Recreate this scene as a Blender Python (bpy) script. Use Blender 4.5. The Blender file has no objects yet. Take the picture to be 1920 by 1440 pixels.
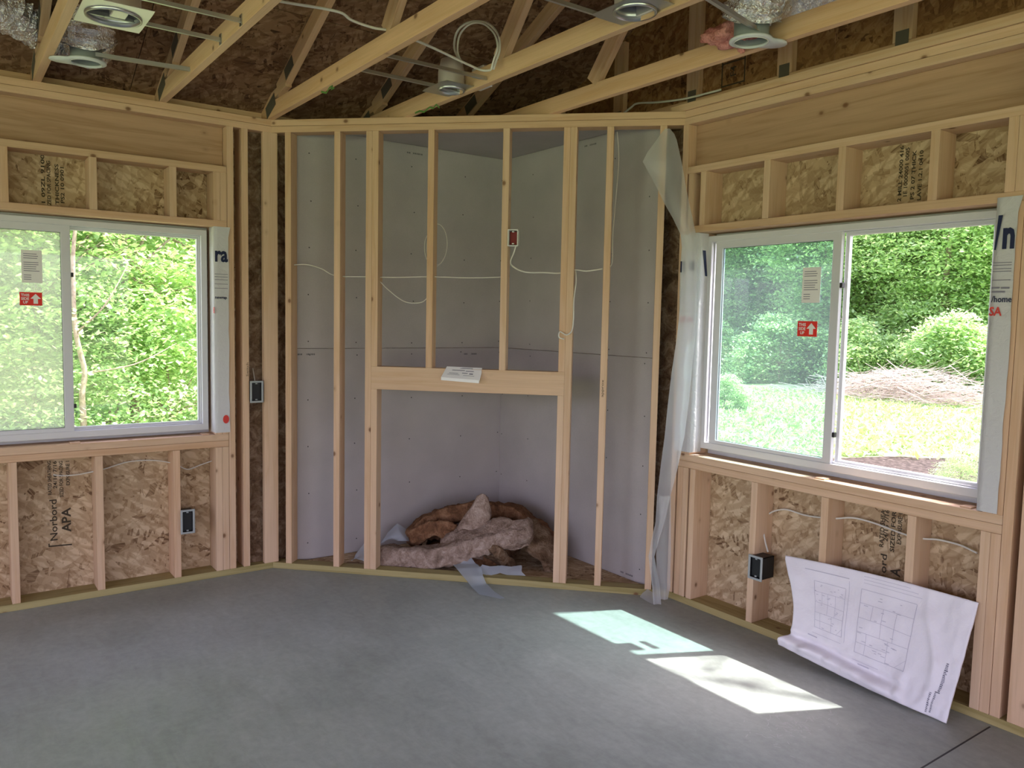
import bpy, bmesh, math, random
import numpy as np
from mathutils import Vector, Matrix, noise
random.seed(7)
SC = bpy.context.scene
C = SC.collection
I = .0254
# ------------------------------------------------------------ camera, world, sun, exposure
CAM = Vector((4.886, -3.423, 1.597)); FPX = 1500.34
FWD = Vector((-.80862035, .58283504, -.08022751)).normalized()
UP = Vector((-.07699283, .03035904, .99656933)).normalized()
RT = FWD.cross(UP).normalized()
cd = bpy.data.cameras.new('camera'); cam = bpy.data.objects.new('camera', cd); C.objects.link(cam)
cd.sensor_width = 36; cd.lens = FPX / 1920 * 36; cd.clip_start = .05; cd.clip_end = 300
cam.matrix_world = Matrix(((RT.x, UP.x, -FWD.x, CAM.x), (RT.y, UP.y, -FWD.y, CAM.y), (RT.z, UP.z, -FWD.z, CAM.z), (0, 0, 0, 1)))
SC.camera = cam
wd = bpy.data.worlds.new('sky'); SC.world = wd; wd.use_nodes = True
wn = wd.node_tree.nodes; wl = wd.node_tree.links
sky = wn.new('ShaderNodeTexSky'); sky.sky_type = 'NISHITA'; sky.sun_disc = False
sky.sun_elevation = math.radians(64); sky.sun_rotation = math.radians(25); sky.air_density = 1.0; sky.dust_density = 3.0
hs = wn.new('ShaderNodeHueSaturation'); hs.inputs['Saturation'].default_value = .55
wl.new(sky.outputs[0], hs.inputs['Color']); mg = wn.new('ShaderNodeMix'); mg.data_type = 'RGBA'; mg.blend_type = 'MULTIPLY'; mg.inputs[0].default_value = 1; mg.inputs[7].default_value = (1.06, .945, 1.05, 1)
wl.new(hs.outputs[0], mg.inputs[6]); wl.new(mg.outputs[2], wn['Background'].inputs[0])
wn['Background'].inputs[1].default_value = .68
SUNDIR = Vector((-.489, -1., -2.3)).normalized()
sl = bpy.data.lights.new('sun', 'SUN'); sl.energy = 8.5; sl.angle = math.radians(.6); sl.color = (1, .97, .92)
so = bpy.data.objects.new('sun', sl); C.objects.link(so); so.rotation_euler = SUNDIR.to_track_quat('-Z', 'Y').to_euler(); so.location = (2, 8, 14)
SC.view_settings.view_transform = 'Standard'; SC.view_settings.look = 'None'
SC.view_settings.exposure = .93; SC.view_settings.gamma = 1; SC.view_settings.use_curve_mapping = False
cy = SC.cycles
cy.max_bounces = 8; cy.diffuse_bounces = 5; cy.glossy_bounces = 3; cy.transmission_bounces = 4; cy.transparent_max_bounces = 12
cy.sample_clamp_indirect = 6; cy.caustics_reflective = False; cy.caustics_refractive = False
cy.use_denoising = True
def portal(name, loc, rot, sx, sy):
    l = bpy.data.lights.new(name, 'AREA'); l.shape = 'RECTANGLE'; l.size = sx; l.size_y = sy
    l.cycles.is_portal = True
    o = bpy.data.objects.new(name, l); C.objects.link(o); o.location = loc; o.rotation_euler = rot
PI = math.pi
portal('sky_portal', (10.0, -3.65, 1.25), (0, PI/2, 0), 2.5, 5.9)
portal('sky_portal', (5.0, -7.2, 1.25), (PI/2, 0, 0), 8.4, 2.5)
portal('sky_portal', (-.18, -2.85, 1.49), (0, -PI/2, 0), 1.25, 1.6)
portal('sky_portal', (2.6, .18, 1.49), (-PI/2, 0, 0), 1.6, 1.25)

# ------------------------------------------------------------ picture point -> point of the place
W = 2.45543; CW = W * math.sqrt(.5)
def ray(px, py): return FWD + RT * ((px - 960) / FPX) - UP * ((py - 720) / FPX)
def on(px, py, axis, val):
    d = ray(px, py); k = 'XYZ'.index(axis); return CAM + d * ((val - CAM[k]) / d[k])
c45 = math.sqrt(.5)
def onD(px, py, off=0):                      # on the diagonal wall's plane, off = behind it
    n = Vector((-c45, c45, 0)); P = Dp(0, off, 0); d = ray(px, py); return CAM + d * ((P - CAM).dot(n) / d.dot(n))
def Lp(s, d, z): return Vector((-d, -CW - s, z))
def Rp(s, d, z): return Vector((CW + s, d, z))
def Dp(x, d, z):
    rx = x - W / 2; ry = d - W / 2; return Vector((c45 * (rx - ry), c45 * (rx + ry), z))

# ------------------------------------------------------------ materials
def mat(name, col, rough=.7, metal=0., spec=.3, trans=0., sub=None):
    m = bpy.data.materials.new(name); m.use_nodes = True; b = m.node_tree.nodes['Principled BSDF']
    b.inputs['Base Color'].default_value = (*col, 1); b.inputs['Roughness'].default_value = rough
    b.inputs['Metallic'].default_value = metal; b.inputs['Specular IOR Level'].default_value = spec
    if trans: b.inputs['Transmission Weight'].default_value = trans
    return m
class G:
    def __init__(s, m): s.n = m.node_tree.nodes; s.l = m.node_tree.links; s.b = s.n['Principled BSDF']
    def add(s, t, **k):
        x = s.n.new(t)
        for a, v in k.items(): setattr(x, a, v)
        return x
    def link(s, a, b): s.l.new(a, b)
    def val(s, sock, v):
        if hasattr(v, 'links') or hasattr(v, 'is_output'): s.l.new(v, sock)
        else: sock.default_value = v
    def math(s, op, a, b=0, cl=False):
        x = s.add('ShaderNodeMath', operation=op, use_clamp=cl); s.val(x.inputs[0], a); s.val(x.inputs[1], b); return x.outputs[0]
    def mapping(s, v, sc=(1, 1, 1), rot=(0, 0, 0), loc=None):
        x = s.add('ShaderNodeMapping'); s.link(v, x.inputs[0]); x.inputs['Scale'].default_value = sc; x.inputs['Rotation'].default_value = rot
        if loc is not None: s.val(x.inputs['Location'], loc)
        return x.outputs[0]
    def noise(s, v, sc, det=3, rough=.5, dist=0):
        x = s.add('ShaderNodeTexNoise'); s.link(v, x.inputs['Vector']); x.inputs['Scale'].default_value = sc
        x.inputs['Detail'].default_value = det; x.inputs['Roughness'].default_value = rough; x.inputs['Distortion'].default_value = dist
        return x.outputs['Fac'], x.outputs['Color']
    def vor(s, v, sc, feat='F1', rnd=1):
        x = s.add('ShaderNodeTexVoronoi', feature=feat); s.link(v, x.inputs['Vector']); x.inputs['Scale'].default_value = sc
        x.inputs['Randomness'].default_value = rnd; return x
    def ramp(s, f, stops, interp='LINEAR'):
        x = s.add('ShaderNodeValToRGB'); s.val(x.inputs[0], f); e = x.color_ramp.elements; x.color_ramp.interpolation = interp
        while len(e) < len(stops): e.new(.5)
        for q, (p, c) in zip(e, stops): q.position = p; q.color = (*c, 1)
        return x.outputs[0]
    def mix(s, f, a, b, mode='MIX'):
        x = s.add('ShaderNodeMix', data_type='RGBA', blend_type=mode); s.val(x.inputs[0], f)
        for k, v in ((6, a), (7, b)):
            if isinstance(v, tuple): x.inputs[k].default_value = (*v, 1)
            else: s.link(v, x.inputs[k])
        return x.outputs[2]
    def coords(s, rnd=True):
        v = s.add('ShaderNodeTexCoord').outputs['Object']
        if rnd:
            o = s.add('ShaderNodeObjectInfo').outputs['Random']
            cb = s.add('ShaderNodeCombineXYZ'); s.link(s.math('MULTIPLY', o, 37.), cb.inputs[0]); s.link(s.math('MULTIPLY', o, 91.), cb.inputs[1]); s.link(s.math('MULTIPLY', o, 53.), cb.inputs[2])
            a = s.add('ShaderNodeVectorMath', operation='ADD'); s.link(v, a.inputs[0]); s.link(cb.outputs[0], a.inputs[1]); v = a.outputs[0]
            s.rand = o
        return v
    def bump(s, h, st=.3, d=.005):
        x = s.add('ShaderNodeBump'); x.inputs['Strength'].default_value = st; x.inputs['Distance'].default_value = d; s.link(h, x.inputs['Height']); s.link(x.outputs[0], s.b.inputs['Normal'])

def lumber_mat(name, a, b, knot=(.16, .07, .03), dark=.0, rough=.65, kscale=7.6):
    m = mat(name, a, rough, spec=.25); g = G(m); v = g.coords()
    f, _ = g.noise(g.mapping(v, (.8, 13, 13)), 2.0, 3, .5, .5)
    f2, _ = g.noise(g.mapping(v, (2.5, 120, 120)), 1.6, 2)
    rings = g.ramp(f, [(.3, a), (.5, tuple(x * .93 for x in a)), (.62, b), (.75, a)])
    fine = g.ramp(f2, [(.3, (.93, .92, .90)), (.65, (1, 1, 1))])
    col = g.mix(1., rings, fine, 'MULTIPLY')
    tint = g.ramp(g.rand, [(0, (.93, .9, .86)), (.5, (1, 1, 1)), (1, (1.0, .93, .88))])
    col = g.mix(1., col, tint, 'MULTIPLY')
    vn = g.vor(g.mapping(v, (.75, 1, 1)), kscale)
    _, nc = g.noise(v, 40, 2)
    d = vn.outputs['Distance']
    kn = g.ramp(d, [(.0, (1, 1, 1)), (.06, (.8, .8, .8)), (.10, (.15, .15, .15)), (.17, (0, 0, 0))])
    col = g.mix(kn, col, knot)
    g.link(col, g.b.inputs['Base Color']); g.bump(f2, .12, .002)
    return m
def osb_mat(name, light, mid, dark, mul=1.):
    m = mat(name, light, .8, spec=.15); g = G(m); v = g.coords()
    _, nc = g.noise(v, 5, 2)
    dv = g.add('ShaderNodeVectorMath', operation='MULTIPLY_ADD'); g.link(nc, dv.inputs[0]); dv.inputs[1].default_value = (.03, .03, 0); g.link(v, dv.inputs[2])
    vv = dv.outputs[0]
    def layer(rot, sc, seed):
        r0 = g.add('ShaderNodeVectorRotate', rotation_type='Z_AXIS'); g.link(vv, r0.inputs['Vector']); r0.inputs['Angle'].default_value = rot
        mp = g.mapping(r0.outputs[0], (1, 3.2, .02), (0, 0, 0), (seed, seed * 2, 0))
        vo = g.vor(mp, sc); vo.distance = 'MANHATTAN'; sp = g.add('ShaderNodeSeparateColor'); g.link(vo.outputs['Color'], sp.inputs[0])
        rt = g.add('ShaderNodeVectorRotate', rotation_type='Z_AXIS'); g.link(vv, rt.inputs['Vector']); g.link(g.math('MULTIPLY', sp.outputs[0], 6.), rt.inputs['Angle'])
        gr, _ = g.noise(g.mapping(rt.outputs[0], (8, 90, 1)), 1.5, 2)
        val = g.math('ADD', g.math('MULTIPLY', sp.outputs[1], .62), g.math('MULTIPLY', gr, .4))
        return val, vo.outputs['Distance'], sp.outputs[2]
    a, da, ra = layer(.35, 7., 3.); b, db, rb = layer(2.5, 9.5, 11.); c_, dc, rc = layer(1.35, 13., 23.); e_, de, re_ = layer(.0, 11., 31.)
    x = g.add('ShaderNodeMix'); g.link(g.math('GREATER_THAN', ra, .55), x.inputs[0]); g.link(a, x.inputs[2]); g.link(b, x.inputs[3])
    y = g.add('ShaderNodeMix'); g.link(g.math('GREATER_THAN', rb, .62), y.inputs[0]); g.link(x.outputs[0], y.inputs[2]); g.link(c_, y.inputs[3])
    y2 = g.add('ShaderNodeMix'); g.link(g.math('GREATER_THAN', rc, .7), y2.inputs[0]); g.link(y.outputs[0], y2.inputs[2]); g.link(e_, y2.inputs[3])
    big, _ = g.noise(v, 2.2, 2)
    t = g.math('ADD', y2.outputs[0], g.math('MULTIPLY', g.math('SUBTRACT', big, .5), .3))
    col = g.ramp(t, [(.12, dark), (.26, mid), (.46, tuple((p + q) / 2 for p, q in zip(mid, light))), (.64, light), (1., tuple(min(1, q * 1.12) for q in light))])
    edge = g.ramp(g.math('MULTIPLY', db, 1.), [(0.0, (1, 1, 1)), (.50, (1, 1, 1)), (.75, (.74, .68, .62))])
    col = g.mix(.8, col, edge, 'MULTIPLY')
    chip, _ = g.noise(g.mapping(v, (30, 9, 1)), 1.3, 3, .6, 1.2)
    col = g.mix(g.ramp(chip, [(.66, (0, 0, 0)), (.72, (.8, .8, .8))]), col, dark)
    g.link(col, g.b.inputs['Base Color']); g.bump(t, .35, .004)
    return m
M = {}
M['pine'] = lumber_mat('pine', (.69, .485, .335), (.61, .41, .265))
M['pine_warm'] = lumber_mat('pine_warm', (.66, .45, .295), (.57, .365, .22))
M['header'] = lumber_mat('header_pine', (.49, .315, .205), (.385, .235, .14), kscale=7.)
M['truss'] = lumber_mat('truss_pine', (.71, .485, .31), (.63, .41, .245), kscale=7.)
M['treated'] = lumber_mat('treated_pine', (.42, .36, .17), (.30, .25, .10))
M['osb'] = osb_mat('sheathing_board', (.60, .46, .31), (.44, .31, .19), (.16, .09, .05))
M['osb_roof_dim'] = osb_mat('dim_roof_board', (.30, .18, .11), (.17, .09, .05), (.045, .023, .013))  # darker copy of the wall board; the attic's dimness is put into the colour
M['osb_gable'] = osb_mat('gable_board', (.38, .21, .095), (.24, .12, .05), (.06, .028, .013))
m = M['drywall'] = mat('drywall_paper', (.43, .40, .395), .85, spec=.2); g = G(m); v = g.coords()
f, _ = g.noise(v, 3.5, 4); f2, _ = g.noise(v, 220, 2)
g.link(g.mix(1., g.ramp(f, [(.3, (.44, .405, .41)), (.7, (.50, .46, .465))]), g.ramp(f2, [(.3, (.93, .93, .93)), (.7, (1, 1, 1))]), 'MULTIPLY'), g.b.inputs['Base Color']); g.bump(f2, .06, .001)
m = M['concrete'] = mat('concrete', (.3, .31, .28), .5, spec=.35); g = G(m); v = g.coords(False)
f, _ = g.noise(v, 1.1, 5, .6, .4); f2, _ = g.noise(v, 26, 4, .65); f3, _ = g.noise(g.mapping(v, (1, 3, 1), (0, 0, .6)), 3.2, 5, .7, 1.4)
col = g.ramp(f, [(.3, (.28, .305, .285)), (.5, (.345, .37, .35)), (.72, (.405, .43, .41))])
col = g.mix(.8, col, g.ramp(f3, [(.35, (.86, .86, .85)), (.6, (1.06, 1.06, 1.05))]), 'MULTIPLY')
col = g.mix(.8, col, g.ramp(f2, [(.3, (.86, .86, .85)), (.7, (1.06, 1.06, 1.06))]), 'MULTIPLY')
g.link(col, g.b.inputs['Base Color']); g.link(g.ramp(f3, [(.3, (.42,) * 3), (.7, (.62,) * 3)]), g.b.inputs['Roughness']); g.bump(f2, .15, .002)
M['vinyl'] = mat('white_vinyl', (.60, .60, .63), .35, spec=.4)
M['gasket'] = mat('dark_gasket', (.05, .05, .05), .6)
m = M['wrap'] = mat('house_wrap', (.58, .57, .58), .5, spec=.35); g = G(m); v = g.coords(); f, _ = g.noise(v, 22, 4, .6, .8); g.bump(f, .5, .01)
m = M['sheet'] = mat('paper_sheet', (.80, .76, .82), .55, spec=.3); g = G(m); v = g.coords(); f, _ = g.noise(v, 16, 4, .6, .6); g.bump(f, .35, .01)
M['ink'] = mat('navy_ink', (.012, .018, .06), .6)
M['ink_grey'] = mat('grey_ink', (.22, .21, .26), .7)
M['ink_pale'] = mat('pale_line_ink', (.52, .49, .58), .7)
M['ink_red'] = mat('red_ink', (.6, .05, .04), .6)
M['ink_osb'] = mat('black_stamp_ink', (.055, .04, .025), .8)
M['ink_green'] = mat('green_crayon', (.10, .22, .05), .8)
M['ink_dry'] = mat('drywall_print', (.17, .16, .165), .8)
M['paper'] = mat('white_paper', (.82, .8, .8), .7)
M['sticker_red'] = mat('red_sticker', (.75, .03, .02), .5)
M['sticker_white'] = mat('white_sticker', (.8, .78, .76), .6)
M['steel'] = mat('galvanised_steel', (.52, .53, .53), .34, 1.)
m = M['steel_white'] = mat('pale_galvanised_steel', (.74, .70, .69), .45, .6)
M['can_inside'] = mat('can_inside', (.42, .42, .47), .4, .6)
M['collar'] = mat('white_collar', (.62, .64, .67), .45)
M['collar_dark'] = mat('collar_inside', (.25, .27, .28), .6)
m = M['foil'] = mat('foil', (.86, .85, .87), .26, 1.); g = G(m); v = g.coords(); f, _ = g.noise(v, 70, 3, .6, 1.); g.bump(f, 1., .012)
M['black_plastic'] = mat('black_plastic', (.015, .015, .017), .4)
M['grey_plastic'] = mat('grey_plastic_ring', (.34, .36, .36), .5)
M['white_plastic'] = mat('white_plastic', (.7, .7, .68), .4)
M['cable'] = mat('white_cable', (.66, .63, .58), .45)
M['plate'] = mat('dull_nail_plate', (.14, .125, .10), .6, .5)
M['screw'] = mat('screw_head', (.05, .045, .045), .6)
def batt_mat(name, a, b, c_):
    m = mat(name, a, .95, spec=.1); g = G(m); v = g.coords(); f, _ = g.noise(v, 14, 5, .65, .8); f2, _ = g.noise(v, 90, 3)
    col = g.ramp(f, [(.3, c_), (.48, b), (.66, a)]); col = g.mix(.7, col, g.ramp(f2, [(.3, (.7, .66, .62)), (.7, (1.1, 1.1, 1.1))]), 'MULTIPLY')
    g.link(col, g.b.inputs['Base Color']); g.bump(f2, .8, .01); return m
M['batt'] = batt_mat('brown_batt', (.34, .25, .18), (.19, .12, .075), (.08, .045, .028))
M['batt_pink'] = batt_mat('pinkish_batt', (.46, .36, .31), (.31, .225, .185), (.15, .10, .075))
M['batt_rust'] = batt_mat('rust_batt', (.30, .17, .10), (.20, .10, .055), (.09, .045, .025))
M['pink_wool'] = batt_mat('pink_wool', (.75, .36, .33), (.62, .25, .22), (.4, .13, .11))
M['barrier'] = mat('red_barrier', (.22, .03, .03), .6)
def sheer(name, col, alpha, rough=.25):
    m = bpy.data.materials.new(name); m.use_nodes = True; n = m.node_tree.nodes; l = m.node_tree.links; b = n['Principled BSDF']
    b.inputs['Base Color'].default_value = (*col, 1); b.inputs['Roughness'].default_value = rough; b.inputs['Specular IOR Level'].default_value = .6
    tr = n.new('ShaderNodeBsdfTransparent'); tl = n.new('ShaderNodeBsdfTranslucent'); tl.inputs[0].default_value = (*col, 1)
    m1 = n.new('ShaderNodeMixShader'); m1.inputs[0].default_value = .45; l.new(b.outputs[0], m1.inputs[1]); l.new(tl.outputs[0], m1.inputs[2])
    mx = n.new('ShaderNodeMixShader'); mx.inputs[0].default_value = alpha; l.new(tr.outputs[0], mx.inputs[1]); l.new(m1.outputs[0], mx.inputs[2])
    l.new(mx.outputs[0], n['Material Output'].inputs[0]); return m
M['plastic_sheet'] = sheer('milky_plastic_sheet', (.74, .75, .79), .52)
M['plastic_bag'] = sheer('blue_white_plastic', (.66, .73, .84), .72)
def glass_mat(name, tint, haze, hazecol=(.7, .75, .78)):
    m = bpy.data.materials.new(name); m.use_nodes = True; n = m.node_tree.nodes; l = m.node_tree.links; n.remove(n['Principled BSDF'])
    tr = n.new('ShaderNodeBsdfTransparent'); tr.inputs[0].default_value = (*tint, 1); gl = n.new('ShaderNodeBsdfGlossy'); gl.inputs['Roughness'].default_value = .02
    lw = n.new('ShaderNodeLayerWeight'); lw.inputs[0].default_value = .5      # facing = 1 - |cos|
    pw = n.new('ShaderNodeMath'); pw.operation = 'POWER'; l.new(lw.outputs['Facing'], pw.inputs[0]); pw.inputs[1].default_value = 5
    ma = n.new('ShaderNodeMath'); ma.operation = 'MULTIPLY_ADD'; l.new(pw.outputs[0], ma.inputs[0]); ma.inputs[1].default_value = .9; ma.inputs[2].default_value = .03
    a = n.new('ShaderNodeMixShader'); l.new(ma.outputs[0], a.inputs[0]); l.new(tr.outputs[0], a.inputs[1]); l.new(gl.outputs[0], a.inputs[2])
    df = n.new('ShaderNodeBsdfTranslucent'); df.inputs[0].default_value = (*hazecol, 1)
    b = n.new('ShaderNodeMixShader'); b.inputs[0].default_value = haze; l.new(a.outputs[0], b.inputs[1]); l.new(df.outputs[0], b.inputs[2])
    l.new(b.outputs[0], n['Material Output'].inputs[0]); return m
M['glass'] = glass_mat('window_glass', (.97, .98, .98), .0)
M['glass_tint'] = glass_mat('tinted_window_glass', (.70, .84, .84), .03)
M['glass_screen'] = glass_mat('screened_window_glass', (.74, .77, .70), .16, (.80, .80, .70))
def leaf_mat(name, cols, tr=.58):
    m = bpy.data.materials.new(name); m.use_nodes = True; g = G(m); n = g.n; b = g.b
    ge = g.add('ShaderNodeNewGeometry'); col = g.ramp(ge.outputs['Random Per Island'], [(i / (len(cols) - 1), c_) for i, c_ in enumerate(cols)])
    b.inputs['Roughness'].default_value = .38; b.inputs['Specular IOR Level'].default_value = .6
    g.link(col, b.inputs['Base Color']); tl = g.add('ShaderNodeBsdfTranslucent'); g.link(g.mix(1., col, (1.6, 1.6, 1.1), 'MULTIPLY'), tl.inputs[0])
    mx = g.add('ShaderNodeMixShader'); mx.inputs[0].default_value = tr; g.link(b.outputs[0], mx.inputs[1]); g.link(tl.outputs[0], mx.inputs[2])
    g.link(mx.outputs[0], n['Material Output'].inputs[0]); return m
M['leaf_bright'] = leaf_mat('bright_leaves', [(.22, .35, .16), (.33, .48, .23), (.54, .66, .38), (.28, .42, .22)])
M['leaf_mid'] = leaf_mat('forest_leaves', [(.20, .33, .16), (.29, .44, .23), (.42, .55, .32), (.56, .66, .42)])
M['leaf_grass'] = leaf_mat('grass_blades', [(.17, .30, .10), (.27, .40, .16), (.42, .50, .26), (.52, .54, .34)], .3)
M['bark'] = lumber_mat('bark', (.32, .26, .20), (.2, .15, .11), rough=.9)
M['twig'] = mat('dry_twig', (.40, .33, .28), .8)
m = M['ground'] = mat('meadow_soil', (.2, .25, .1), .95, spec=.1); g = G(m); v = g.coords(False); f, _ = g.noise(v, .55, 5, .65); f2, _ = g.noise(v, 9, 4)
col = g.ramp(f, [(.36, (.14, .22, .08)), (.5, (.26, .34, .15)), (.62, (.50, .50, .34))])
g.link(g.mix(1., col, g.ramp(f2, [(.3, (.7, .7, .7)), (.7, (1.15, 1.15, 1.15))]), 'MULTIPLY'), g.b.inputs['Base Color'])
m = M['mulch'] = mat('mulch', (.12, .08, .06), .95, spec=.1); g = G(m); v = g.coords(False); f2, _ = g.noise(v, 14, 5, .7)
g.link(g.ramp(f2, [(.35, (.02, .015, .013)), (.5, (.045, .033, .028)), (.65, (.11, .085, .075))]), g.b.inputs['Base Color'])

# ------------------------------------------------------------ object helpers
def wmat(o):
    m = o.matrix_basis.copy()
    while o.parent: o = o.parent; m = o.matrix_basis @ m
    return m
def put(o, parent, mw):
    C.objects.link(o)
    if parent: o.parent = parent; mw = wmat(parent).inverted() @ mw
    o.matrix_basis = mw; return o
def tag(o, label=None, cat=None, group=None, kind=None):
    if label: o['label'] = label
    if cat: o['category'] = cat
    if group: o['group'] = group
    if kind: o['kind'] = kind
    return o
def empty(name, loc, label=None, cat=None, group=None, kind=None):
    o = bpy.data.objects.new(name, None); o.empty_display_size = .1; put(o, None, Matrix.Translation(Vector(loc))); return tag(o, label, cat, group, kind)
def meshobj(name, vs, fs, m, parent=None, mw=None, smooth=False, world=True):
    """verts given in world space; origin moved to their centre (or to mw)"""
    me = bpy.data.meshes.new(name); vs = [Vector(v) for v in vs]
    if mw is None:
        lo = Vector([min(v[i] for v in vs) for i in range(3)]); hi = Vector([max(v[i] for v in vs) for i in range(3)]); mw = Matrix.Translation((lo + hi) / 2)
    inv = mw.inverted()
    me.from_pydata([tuple(inv @ v) for v in vs] if world else [tuple(v) for v in vs], [], fs); me.materials.append(m)
    if smooth: me.polygons.foreach_set('use_smooth', [True] * len(me.polygons))
    me.update(); return put(bpy.data.objects.new(name, me), parent, mw)
_boxes = {}
def boxmesh(lx, ly, lz, m, bev):
    key = (round(lx, 4), round(ly, 4), round(lz, 4), m.name, bev)
    if key in _boxes: return _boxes[key]
    bm = bmesh.new(); bmesh.ops.create_cube(bm, size=1, matrix=Matrix.Diagonal((lx, ly, lz, 1)))
    if bev: bmesh.ops.bevel(bm, geom=bm.edges[:], offset=bev, segments=1, affect='EDGES')
    me = bpy.data.meshes.new('board'); bm.to_mesh(me); bm.free(); me.materials.append(m); _boxes[key] = me; return me
def slab(name, o, ex, ey, ez, lx, ly, lz, m, parent=None, bev=.0015):
    """box centred at o, axes ex ey ez with sizes; grain runs along the local X"""
    mw = Matrix((( ex.x, ey.x, ez.x, o.x), (ex.y, ey.y, ez.y, o.y), (ex.z, ey.z, ez.z, o.z), (0, 0, 0, 1)))
    return put(bpy.data.objects.new(name, boxmesh(lx, ly, lz, m, bev)), parent, mw)
Z = Vector((0, 0, 1))
AX = {'L': (Vector((0, -1, 0)), Vector((-1, 0, 0)), Lp), 'R': (Vector((1, 0, 0)), Vector((0, 1, 0)), Rp), 'D': (Vector((c45, c45, 0)), Vector((-c45, c45, 0)), Dp)}
def wb(name, wall, s0, s1, d0, d1, z0, z1, m, parent=None, bev=.0015, flat=False):
    es, ed, P = AX[wall]; o = P((s0 + s1) / 2, (d0 + d1) / 2, (z0 + z1) / 2); ls, ld, lz = s1 - s0, d1 - d0, z1 - z0
    if flat:  # panel: local z = thickness through the wall
        ex, lx, ey, ly = (es, ls, Z, lz); ez = ex.cross(ey); return slab(name, o, ex, ey, ez, lx, ly, ld, m, parent, bev)
    if lz >= ls: ex, lx, ey, ly = Z, lz, es, ls
    else: ex, lx, ey, ly = es, ls, Z, lz
    return slab(name, o, ex, ey, ex.cross(ey), lx, ly, ld, m, parent, bev)
def beam(name, a, b, w, h, m, parent=None, side=None, bev=.0015):
    """board from a to b; w across 'side' direction, h in the other"""
    a = Vector(a); b = Vector(b); ex = (b - a).normalized(); ey = (side or ex.orthogonal()).normalized(); ez = ex.cross(ey).normalized(); ey = ez.cross(ex)
    return slab(name, (a + b) / 2, ex, ey, ez, (b - a).length, w, h, m, parent, bev)
def tube(name, pts, r, m, parent=None, seg=8, smoothpts=True):
    pts = [Vector(p) for p in pts]
    if smoothpts and len(pts) > 2:
        q = []
        for i in range(len(pts) - 1):
            p0 = pts[max(i - 1, 0)]; p1 = pts[i]; p2 = pts[i + 1]; p3 = pts[min(i + 2, len(pts) - 1)]
            for k in range(6):
                t = k / 6; q.append(.5 * ((2 * p1) + (p2 - p0) * t + (2 * p0 - 5 * p1 + 4 * p2 - p3) * t * t + (-p0 + 3 * p1 - 3 * p2 + p3) * t ** 3))
        pts = q + [pts[-1]]
    vs = []; fs = []; n = len(pts); up = Vector((.3, .2, 1)).normalized()
    for i, p in enumerate(pts):
        t = (pts[min(i + 1, n - 1)] - pts[max(i - 1, 0)]).normalized(); a = t.cross(up).normalized(); up = a.cross(t); rr = r(i / (n - 1)) if callable(r) else r
        for k in range(seg): th = 2 * PI * k / seg; vs.append(p + a * (rr * math.cos(th)) + up * (rr * math.sin(th)))
    for i in range(n - 1):
        for k in range(seg): fs.append((i * seg + k, i * seg + (k + 1) % seg, (i + 1) * seg + (k + 1) % seg, (i + 1) * seg + k))
    fs.append(tuple(range(seg))[::-1]); fs.append(tuple(range((n - 1) * seg, n * seg)))
    return meshobj(name, vs, fs, m, parent, smooth=True)
def text(name, s, size, o, ex, ey, m, parent, xs=1., bold=0.):
    cu = bpy.data.curves.new('t', 'FONT'); cu.body = s; cu.size = size; cu.offset = bold; cu.resolution_u = 2; cu.fill_mode = 'FRONT'
    cu.align_x = 'LEFT'
    t = bpy.data.objects.new('t', cu); me = bpy.data.meshes.new_from_object(t); bpy.data.objects.remove(t)
    if xs != 1:
        for v in me.vertices: v.co.x *= xs
    me.materials.append(m); ez = ex.cross(ey)
    return put(bpy.data.objects.new(name, me), parent, Matrix(((ex.x, ey.x, ez.x, o.x), (ex.y, ey.y, ez.y, o.y), (ex.z, ey.z, ez.z, o.z), (0, 0, 0, 1))))
def bars(name, wall, rects, d, m, parent):
    """flat printed bars on a wall plane: rects of (s0,s1,z0,z1)"""
    P = AX[wall][2]; vs = []; fs = []
    for (a, b, z0, z1) in rects:
        k = len(vs); vs += [P(a, d, z0), P(b, d, z0), P(b, d, z1), P(a, d, z1)]; fs.append((k, k + 1, k + 2, k + 3))
    return meshobj(name, vs, fs, m, parent)

ZT = 2.7718; ZP = ZT - 3 * I; ZH = ZP - 9.25 * I; ZH2 = ZH - 1.5 * I; D6 = .1397; D4 = .0889; T = .0381
# ------------------------------------------------------------ floor
fl = empty('floor', (5, -3.5, 0), 'grey green concrete slab floor with sun patches', 'floor', kind='structure')
slabm = wb  # noqa
meshobj('slab', [(-.15, -7.15, 0), (10, -7.15, 0), (10, .15, 0), (-.15, .15, 0), (-.15, -7.15, -.15), (10, -7.15, -.15), (10, .15, -.15), (-.15, .15, -.15)],
        [(0, 1, 2, 3), (7, 6, 5, 4), (0, 4, 5, 1), (1, 5, 6, 2), (2, 6, 7, 3), (3, 7, 4, 0)], M['concrete'], fl, Matrix.Identity(4))
random.seed(4); vs = []; fs = []
for k_ in range(90):
    P_ = on(random.gauss(1480, 40), random.gauss(1362, 16), 'Z', .0008); a_ = random.uniform(0, 3.1); L_ = random.uniform(.008, .03); e_ = Vector((math.cos(a_), math.sin(a_), 0)) * L_; f_ = Vector((-math.sin(a_), math.cos(a_), 0)) * .003; i_ = len(vs)
    vs += [P_, P_ + e_, P_ + e_ + f_, P_ + f_]; fs.append((i_, i_ + 1, i_ + 2, i_ + 3))
o = meshobj('chalk_scuffs', vs, fs, mat('pale_scuff', (.46, .47, .47), .8), fl); o['kind'] = 'stuff'
wb('control_joint', 'R', 3.508 - CW - .003, 3.508 - CW + .003, -6., -.02, .0002, .0012, M['gasket'], fl, 0)
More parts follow.
